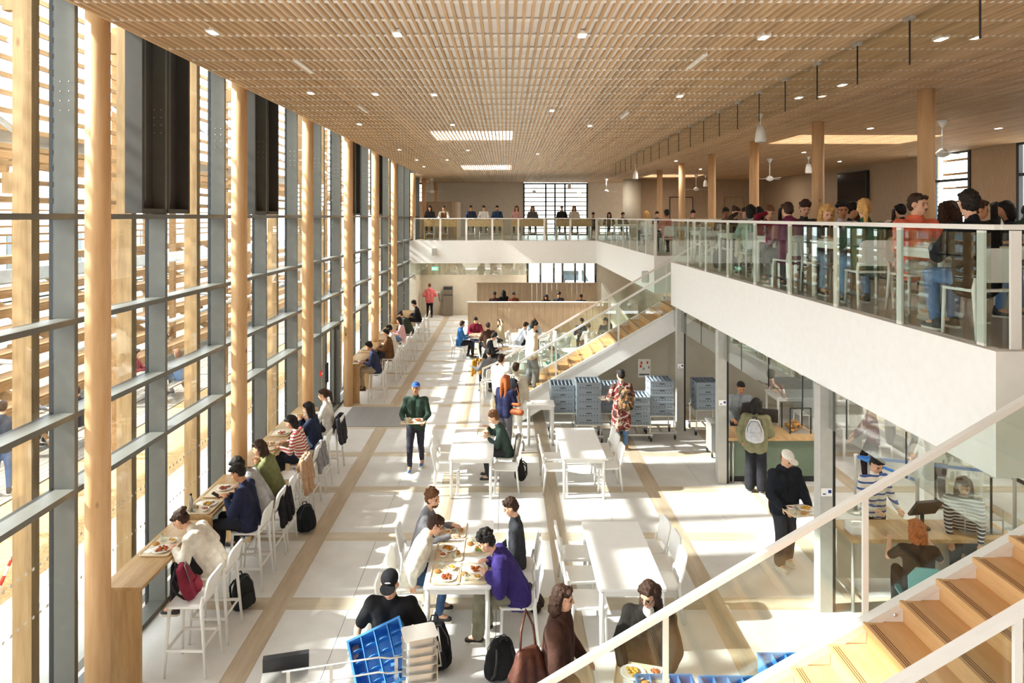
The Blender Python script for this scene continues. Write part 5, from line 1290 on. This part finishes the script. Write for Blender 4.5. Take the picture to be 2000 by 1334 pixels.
TB = [6.8, 8.92, 11.04, 13.16, 15.3]
NMT = ['closest to the camera', 'second from the camera', 'third from the camera', 'fourth from the camera', 'last before the far stair']
for k, y in enumerate(TB): table(f'white table by the gallery railing, {NMT[k]}', 5.12, y + .4, 90, MZ, L=1.6, h=.79)
for k, (x, y) in enumerate(((9.0, 10.0), (9.0, 12.4), (9.0, 15.0), (9.0, 24.0), (11.9, 12.5), (11.9, 16.0), (5.5, 26.6), (5.5, 29.3), (5.6, 21.6))): table(f'white gallery table, {["front of the second row", "second of the second row", "third of the second row", "end of the second row", "front of the wall row", "back of the wall row", "fourth beyond the far stair", "last beyond the far stair", "first beyond the far stair"][k]}', x, y, 90, MZ, L=1.6, h=.79)
def up(who, rest, u, y, rz, **kw):
    x = (u - CX) * y / F; back = 'cap' if 0 else ''
    chair(f'white chair on the gallery under the {who}', x, y, rz, MZ)
    kw.setdefault('hp', 18)
    return person(who, rest, x, y, MZ, rz, L=kw.pop('L', (-.15, .38, .83)), Rh=kw.pop('Rh', (.15, .38, .83)), **kw)
up('man in black sweater', 'seen from behind at the first gallery table', 1908, 6.42, 5, top='#1f1f22', legs='#5d7ba6', hair='short', hc='k', hp=4, hy=-20, s=1.04, loose=.02)
up('man in orange hoodie', 'looking away from the first gallery table', 1788, 8.02, 180, top='#d56a50', legs='#a9a8a4', hair='short', hc='b', hood=True, beard='m', hp=2, hy=28, lean=2, loose=.025, s=1.05, shoes='#ddd6c8', lod=0)
up('woman with a dark bun', 'turned sideways at the first gallery table', 1893, 7.95, 215, top='#2b2b31', legs='#5d7ba6', hair='bun', hc='b', sk='m', hp=6, hy=40, s=.97, lod=0)
up('woman in rust top with long brown hair', 'seen from behind at the second gallery table', 1856, 8.5, -10, top='#b5482f', legs='#3a3a40', hair='long', hc='b', hp=4, s=.96, lod=0)
up('woman in green shirt with ginger ponytail', 'seen from behind at the second gallery table', 1694, 8.52, -6, top='#33573f', legs='#6f8fb5', hair='pony', hc='y', hp=2, hy=-15, s=1.0, lod=0)
up('blonde woman in a track jacket', 'looking down at the second gallery table', 1604, 10.05, 178, top='#34383c', legs='#8296b0', hair='long', hc='y', hp=28, lean=14, s=.97, lod=0)
up('man with black curls and a pale scarf', 'leaning at the gallery rail tables', 1643, 10.55, 165, top='#c9bfc9', legs='#3a3a40', hair='curly', hc='k', sk='m', hp=6, lod=0)
up('man in a plum hoodie', 'seen from behind at the third gallery table', 1545, 10.64, 10, top='#6d2c4a', legs='#3a3a40', hair='short', hc='b', hood=True, hp=10, loose=.02, lod=0)
up('man with a moustache and dark waves', 'facing the plum hoodie', 1568, 12.25, 175, top='#38383a', legs='#3a3a40', hair='curly', hc='b', beard='m', hp=18, s=1.06, lod=0)
up('man in a claret jumper', 'covering his face with one hand', 1498, 12.2, 170, top='#7a2232', legs='#3a3a40', hair='short', hc='m', hp=26, Rh=(.02, .24, 1.2), lean=14, lod=1)
up('person in a mint jumper', 'with black bobbed hair seen from behind', 1470, 12.76, 0, top='#a9bfae', legs='#54545a', hair='bob', hc='k', lod=1)
up('woman resting her chin on her hand', 'at the fourth gallery table', 1432, 14.35, 190, top='#4a3d36', legs='#3a3a40', hair='bun', hc='b', Rh=(.02, .22, 1.2), s=.98, lod=1)
BGP = [(1414, 16.45, 180, '#6b5a50', 'short', 'k', 'd', 'taupe jumper'), (1452, 16.5, 175, '#8d8d90', 'short', 'b', 'l', 'silver jumper'), (1487, 14.9, 5, '#2c2c33', 'bob', 'k', 'm', 'ink jumper'), (1527, 14.35, 180, '#30343e', 'long', 'k', 'l', 'slate blouse'),
       (1655, 12.2, 200, '#39353a', 'curly', 'k', 'm', 'smoky cardigan'), (1680, 13.2, 20, '#5a4a3f', 'long', 'b', 'l', 'cocoa coat'), (1748, 14.3, 180, '#e0dcd4', 'long', 'b', 'l', 'ivory blouse'), (1768, 11.75, 10, '#25282e', 'short', 'k', 'l', 'midnight jumper'),
       (1872, 9.3, 20, '#34292a', 'long', 'b', 'l', 'wine dark coat'), (1938, 11.8, 170, '#4a2e28', 'curly', 'b', 'l', 'russet shirt'), (1958, 10.7, 0, '#d6d2cb', 'long', 'k', 'l', 'chalk shirt'), (1984, 9.4, 60, '#2a2a2e', 'bob', 'k', 'm', 'jet black parka'), (1996, 12.9, 180, '#3c4a40', 'short', 'k', 'd', 'forest jumper'),
       (1266, 25.9, 30, '#c9b9a4', 'long', 'y', 'l', 'sand coloured jumper'), (1304, 20.9, 5, '#c4887a', 'bun', 'k', 'd', 'salmon shirt'), (1190, 33.6, 170, '#4a3a34', 'long', 'b', 'l', 'chestnut jumper'), (1214, 33.9, 200, '#33333a', 'short', 'b', 'l', 'graphite jumper'), (1158, 34.4, 180, '#6a5d52', 'short', 'k', 'm', 'mushroom jumper'), (1282, 28.7, 180, '#3a4250', 'short', 'k', 'l', 'steel blue jumper'), (1352, 22.5, 175, '#584a44', 'short', 'k', 'l', 'umber shirt')]
for u, y, rz, c, h, hc_, sk_, d in BGP:
    up(f'gallery diner in {d}', 'seated among the upper tables', u, y, rz, top=c, legs='#3a3a40', hair=h, hc=hc_, sk=sk_, lod=2, lean=8, hp=14 if rz > 90 else 4)
backpack('grey checked rucksack on the gallery floor behind the railing', (4.55, 10.0, MZ), 30, '#565a52', -6, 1.0); backpack('dark rucksack hung low by the third gallery table', (4.5, 11.95, MZ), 80, '#3b3d3a', -5, 1.0)
backpack('black rucksack beside the fifth gallery table', (4.6, 14.6, MZ), 10, '#333338', -5, 1.0)
jacket('cream coat over a gallery chair by the railing', (4.6, 12.98, MZ + .8), 0, '#ddd2ba', .5)
for n, (who, x, y) in enumerate((('man in orange hoodie', 4.78, 7.45), ('man in black sweater', 4.62, 6.98), ('blonde woman', 4.65, 9.5), ('woman in green shirt', 4.6, 9.08), ('man in claret jumper', 4.7, 11.6))): food_set(who, (x, y, MZ + .79), 180 if n % 2 == 0 else 0, n == 0)
chair('empty white chair at the railing end of the fourth gallery table', 4.75, 14.9, 0, MZ); chair('empty white chair in the gap before the far stair', 4.8, 16.3, 185, MZ)

# ------------------------------------------------------------------ under the ceiling
def make_fan():
    t = empty('ceiling_fan')
    MB().lathe([(.02, -.16), (.075, -.06), (.1, 0)], n=16).build('canopy', M_metalw, t, True); MB().lathe([(.014, -.62), (.014, -.14)], n=10).build('rod', M_metalw, t, True); MB().lathe([(.04, -.78), (.12, -.74), (.13, -.68), (.05, -.6)], n=18).build('motor', M_metalw, t, True)
    for k in range(3): MB().box(.1, .62, -.06, .06, -.7, -.692, Matrix.Rotation(R(120 * k), 4, 'Z')).build('blade', M_metalw, t)
    return t
for n, (x, y, rz) in enumerate(((9.15, 14.3, 20), (9.2, 23.8, 40), (9.2, 33.0, 10), (1.5, 36.5, 30), (-3.9, 36.0, 0), (5.3, 36, 15))):
    use('fan', make_fan, 'ceiling fan', ['white ceiling fan beside the nearest gallery column', 'white ceiling fan above the middle of the gallery', 'white ceiling fan at the back of the gallery', 'white ceiling fan before the far slatted window', 'white ceiling fan at the facade end of the far gallery', 'white ceiling fan at the rounded wall corner'][n], (x, y, CZ), rz, 'ceiling fans')
def make_speaker():
    t = empty('pendant_speaker')
    MB().lathe([(.02, -.1), (.05, -.02), (.055, 0)], n=14).build('canopy', M_metalw, t, True); MB().lathe([(.01, -.24), (.01, -.08)], n=8).build('rod', M_metalw, t); MB().lathe([(.06, -.24), (.09, -.35), (.11, -.52), (.095, -.56)], n=18).build('bell', M_metalw, t, True); MB().lathe([(.08, -.565), (.094, -.56)], n=16).build('mesh', MATS['speaker_mesh'], t)
    return t
for n, (x, y) in enumerate(((5.0, 13.4), (10.2, 23), (5.05, 26.6), (9.8, 33.5), (3.4, 36.5))):
    use('pendant', make_speaker, 'loudspeaker', 'white bell loudspeaker hanging ' + ['closest to the camera beyond the glass panels', 'between two gallery columns', 'far along the gallery edge', 'deep at the back of the gallery', 'before the far slatted window'][n], (x, y, CZ), 0, 'pendant loudspeakers')
M_lamp = emit('lamp_glow', '#fff1dc', 14)
def make_down():
    t = empty('downlight'); MB().box(-.05, .05, -.09, .09, -.012, .03).build('housing', M_metalw, t); MB().box(-.036, .036, -.07, .07, -.016, -.012).build('lens', M_lamp, t); return t
k = 0
for (u, v) in ((415, 62), (776, 66), (1137, 68), (1492, 72), (607, 181), (733, 183), (848, 184), (1328, 187), (1078, 215), (702, 242), (884, 243), (1152, 245), (780, 292), (814, 312), (914, 293), (828, 325), (873, 312), (1050, 300), (1838, 75), (1560, 190), (1645, 165), (1700, 250), (1950, 250), (1640, 315), (1570, 297), (1320, 314), (1368, 330)):
    Y = F * (CZ - H) / (CY - v); x = (u - CX) * Y / F
    if Y > 40 or x > 13.8: continue
    o = use('down', make_down, 'downlight', 'small white downlight set between the ceiling slats', (x, Y, CZ), 0, 'downlights between the slats'); k += 1
def make_linear():
    t = empty('linear_light'); MB().box(-.03, .03, -.4, .4, -.014, .03).build('housing', M_metalw, t); MB().box(-.02, .02, -.38, .38, -.018, -.014).build('diffuser', plain('diffuser', '#f4f2ec', rough=.4), t); return t
for n, (u, v) in enumerate(((594, 130), (709, 213), (1360, 120), (1220, 225))):
    Y = F * (CZ - H) / (CY - v); use('linear', make_linear, 'ceiling light', ['white linear ceiling fitting nearest the facade', 'white linear ceiling fitting farther along the facade', 'white linear ceiling fitting near the smoke panels', 'white linear ceiling fitting farther along the smoke panels'][n], ((u - CX) * Y / F, Y, CZ), 0, 'linear ceiling fittings')
for n, (x, y) in enumerate(((9.0, 9.5), (9.0, 15.0), (9.0, 22.0), (9.5, 29.0), (6.0, 26.0), (0.0, 36.5), (5.5, 36.0), (12.2, 33.0))):
    ld = bpy.data.lights.new('gallery_lamp', 'AREA'); ld.shape = 'DISK'; ld.size = .5; ld.energy = 30; ld.color = (1, .93, .84); lo = bpy.data.objects.new('gallery_lamp', ld); col.objects.link(lo); lo.location = (x, y, CZ - .05)
for n, (x, y) in enumerate(((7.5, 9.0), (6.2, 12.0), (9.0, 14.0), (-2.5, 33.8), (1.5, 34.4), (5.2, 27.0))):
    ld = bpy.data.lights.new('soffit_lamp', 'AREA'); ld.shape = 'DISK'; ld.size = .4; ld.energy = 30; ld.color = (1, .92, .82); lo = bpy.data.objects.new('soffit_lamp', ld); col.objects.link(lo); lo.location = (x, y, 2.88)

# ------------------------------------------------------------------ people outside
for n, (x, y) in enumerate(((-10.2, 15.2), (-10.0, 19.5), (-10.4, 10.6))):
    t = thing('picnic_table', ['wooden picnic table outside behind the first log columns', 'wooden picnic table outside farther from the camera', 'wooden picnic table outside nearest the camera'][n], 'picnic table', (x, y, -.04), group='picnic tables outside')
    for k in range(4): MB().box(-.4 + .2 * k + .01, -.2 + .2 * k - .01, -.9, .9, .7, .74).build('plank', M_deck, t)
    for s in (-1, 1):
        MB().box(s * .7 - .13, s * .7 + .13, -.9, .9, .42, .46).build('bench', M_deck, t)
        MB().bar((s * .62, s * .6, 0), (s * .2, s * .6, .7), .06, .06).build('leg', M_larch, t); MB().bar((s * .62, -s * .6, 0), (s * .2, -s * .6, .7), .06, .06).build('leg', M_larch, t)
OUT = [('man in black jacket', 'smiling at a picnic table outside', -9.55, 15.3, 70, '#2a2b30', 'short', 'b'), ('woman in red shirt', 'at the farther picnic table outside', -10.7, 19.6, -80, '#8d3b3f', 'long', 'b'), ('woman in denim jacket', 'with long hair at the farther picnic table', -9.35, 19.6, 80, '#5d7ba0', 'long', 'm'),
       ('person in pale blue shirt', 'bent over the nearest picnic table outside', -9.75, 10.6, 85, '#b9c4d6', 'short', 'b'), ('woman in striped top', 'outside at the nearest picnic table', -11.05, 10.9, -90, '#dcd5cc', 'long', 'm'), ('man in grey jumper', 'opposite the smiling man outside', -10.85, 15.4, -90, '#8a8a8d', 'short', 'k')]
for who, rest, x, y, rz, c, h, hc_ in OUT: person('outdoor ' + who, rest, x, y, -.04, rz, top=c, legs='#46566e', hair=h, hc=hc_, lod=2, hy=-40 if 'smiling' in rest else 0, hp=6)
person('outdoor student in jeans', 'standing on the decking beyond the glass', -9.3, 12.6, -.04, 30, 'stand', top='#3a3f4a', legs='#4e6a94', hair='short', lod=2, L=(-.2, .1, .9), Rh=(.2, .1, .9))

person('passer-by with a pale shawl', 'standing outside the rear glazing', 3.35, 38.6, -.1, 200, 'stand', top='#c9c2b8', legs='#2a2a2e', hair='long', hc='k', lod=2, L=(-.2, .2, 1.0), Rh=(.2, .2, 1.0))
mp_ = thing('marker_pole', 'leaning red and white striped marker pole in the wood chips', 'pole', (-6.95, 9.3, -.06)); mp_.rotation_euler = (0, R(28), R(70))
for k in range(5): MB().lathe([(.022, .12 * k), (.022, .12 * k + .12)], n=10).build('band', MATS['red_plastic'] if k % 2 else M_white, mp_, True)

bpy.data.scenes.remove(_ts); bpy.data.objects.remove(_to)
for k_ in list(bpy.data.meshes):
    if k_.users == 0: bpy.data.meshes.remove(k_)
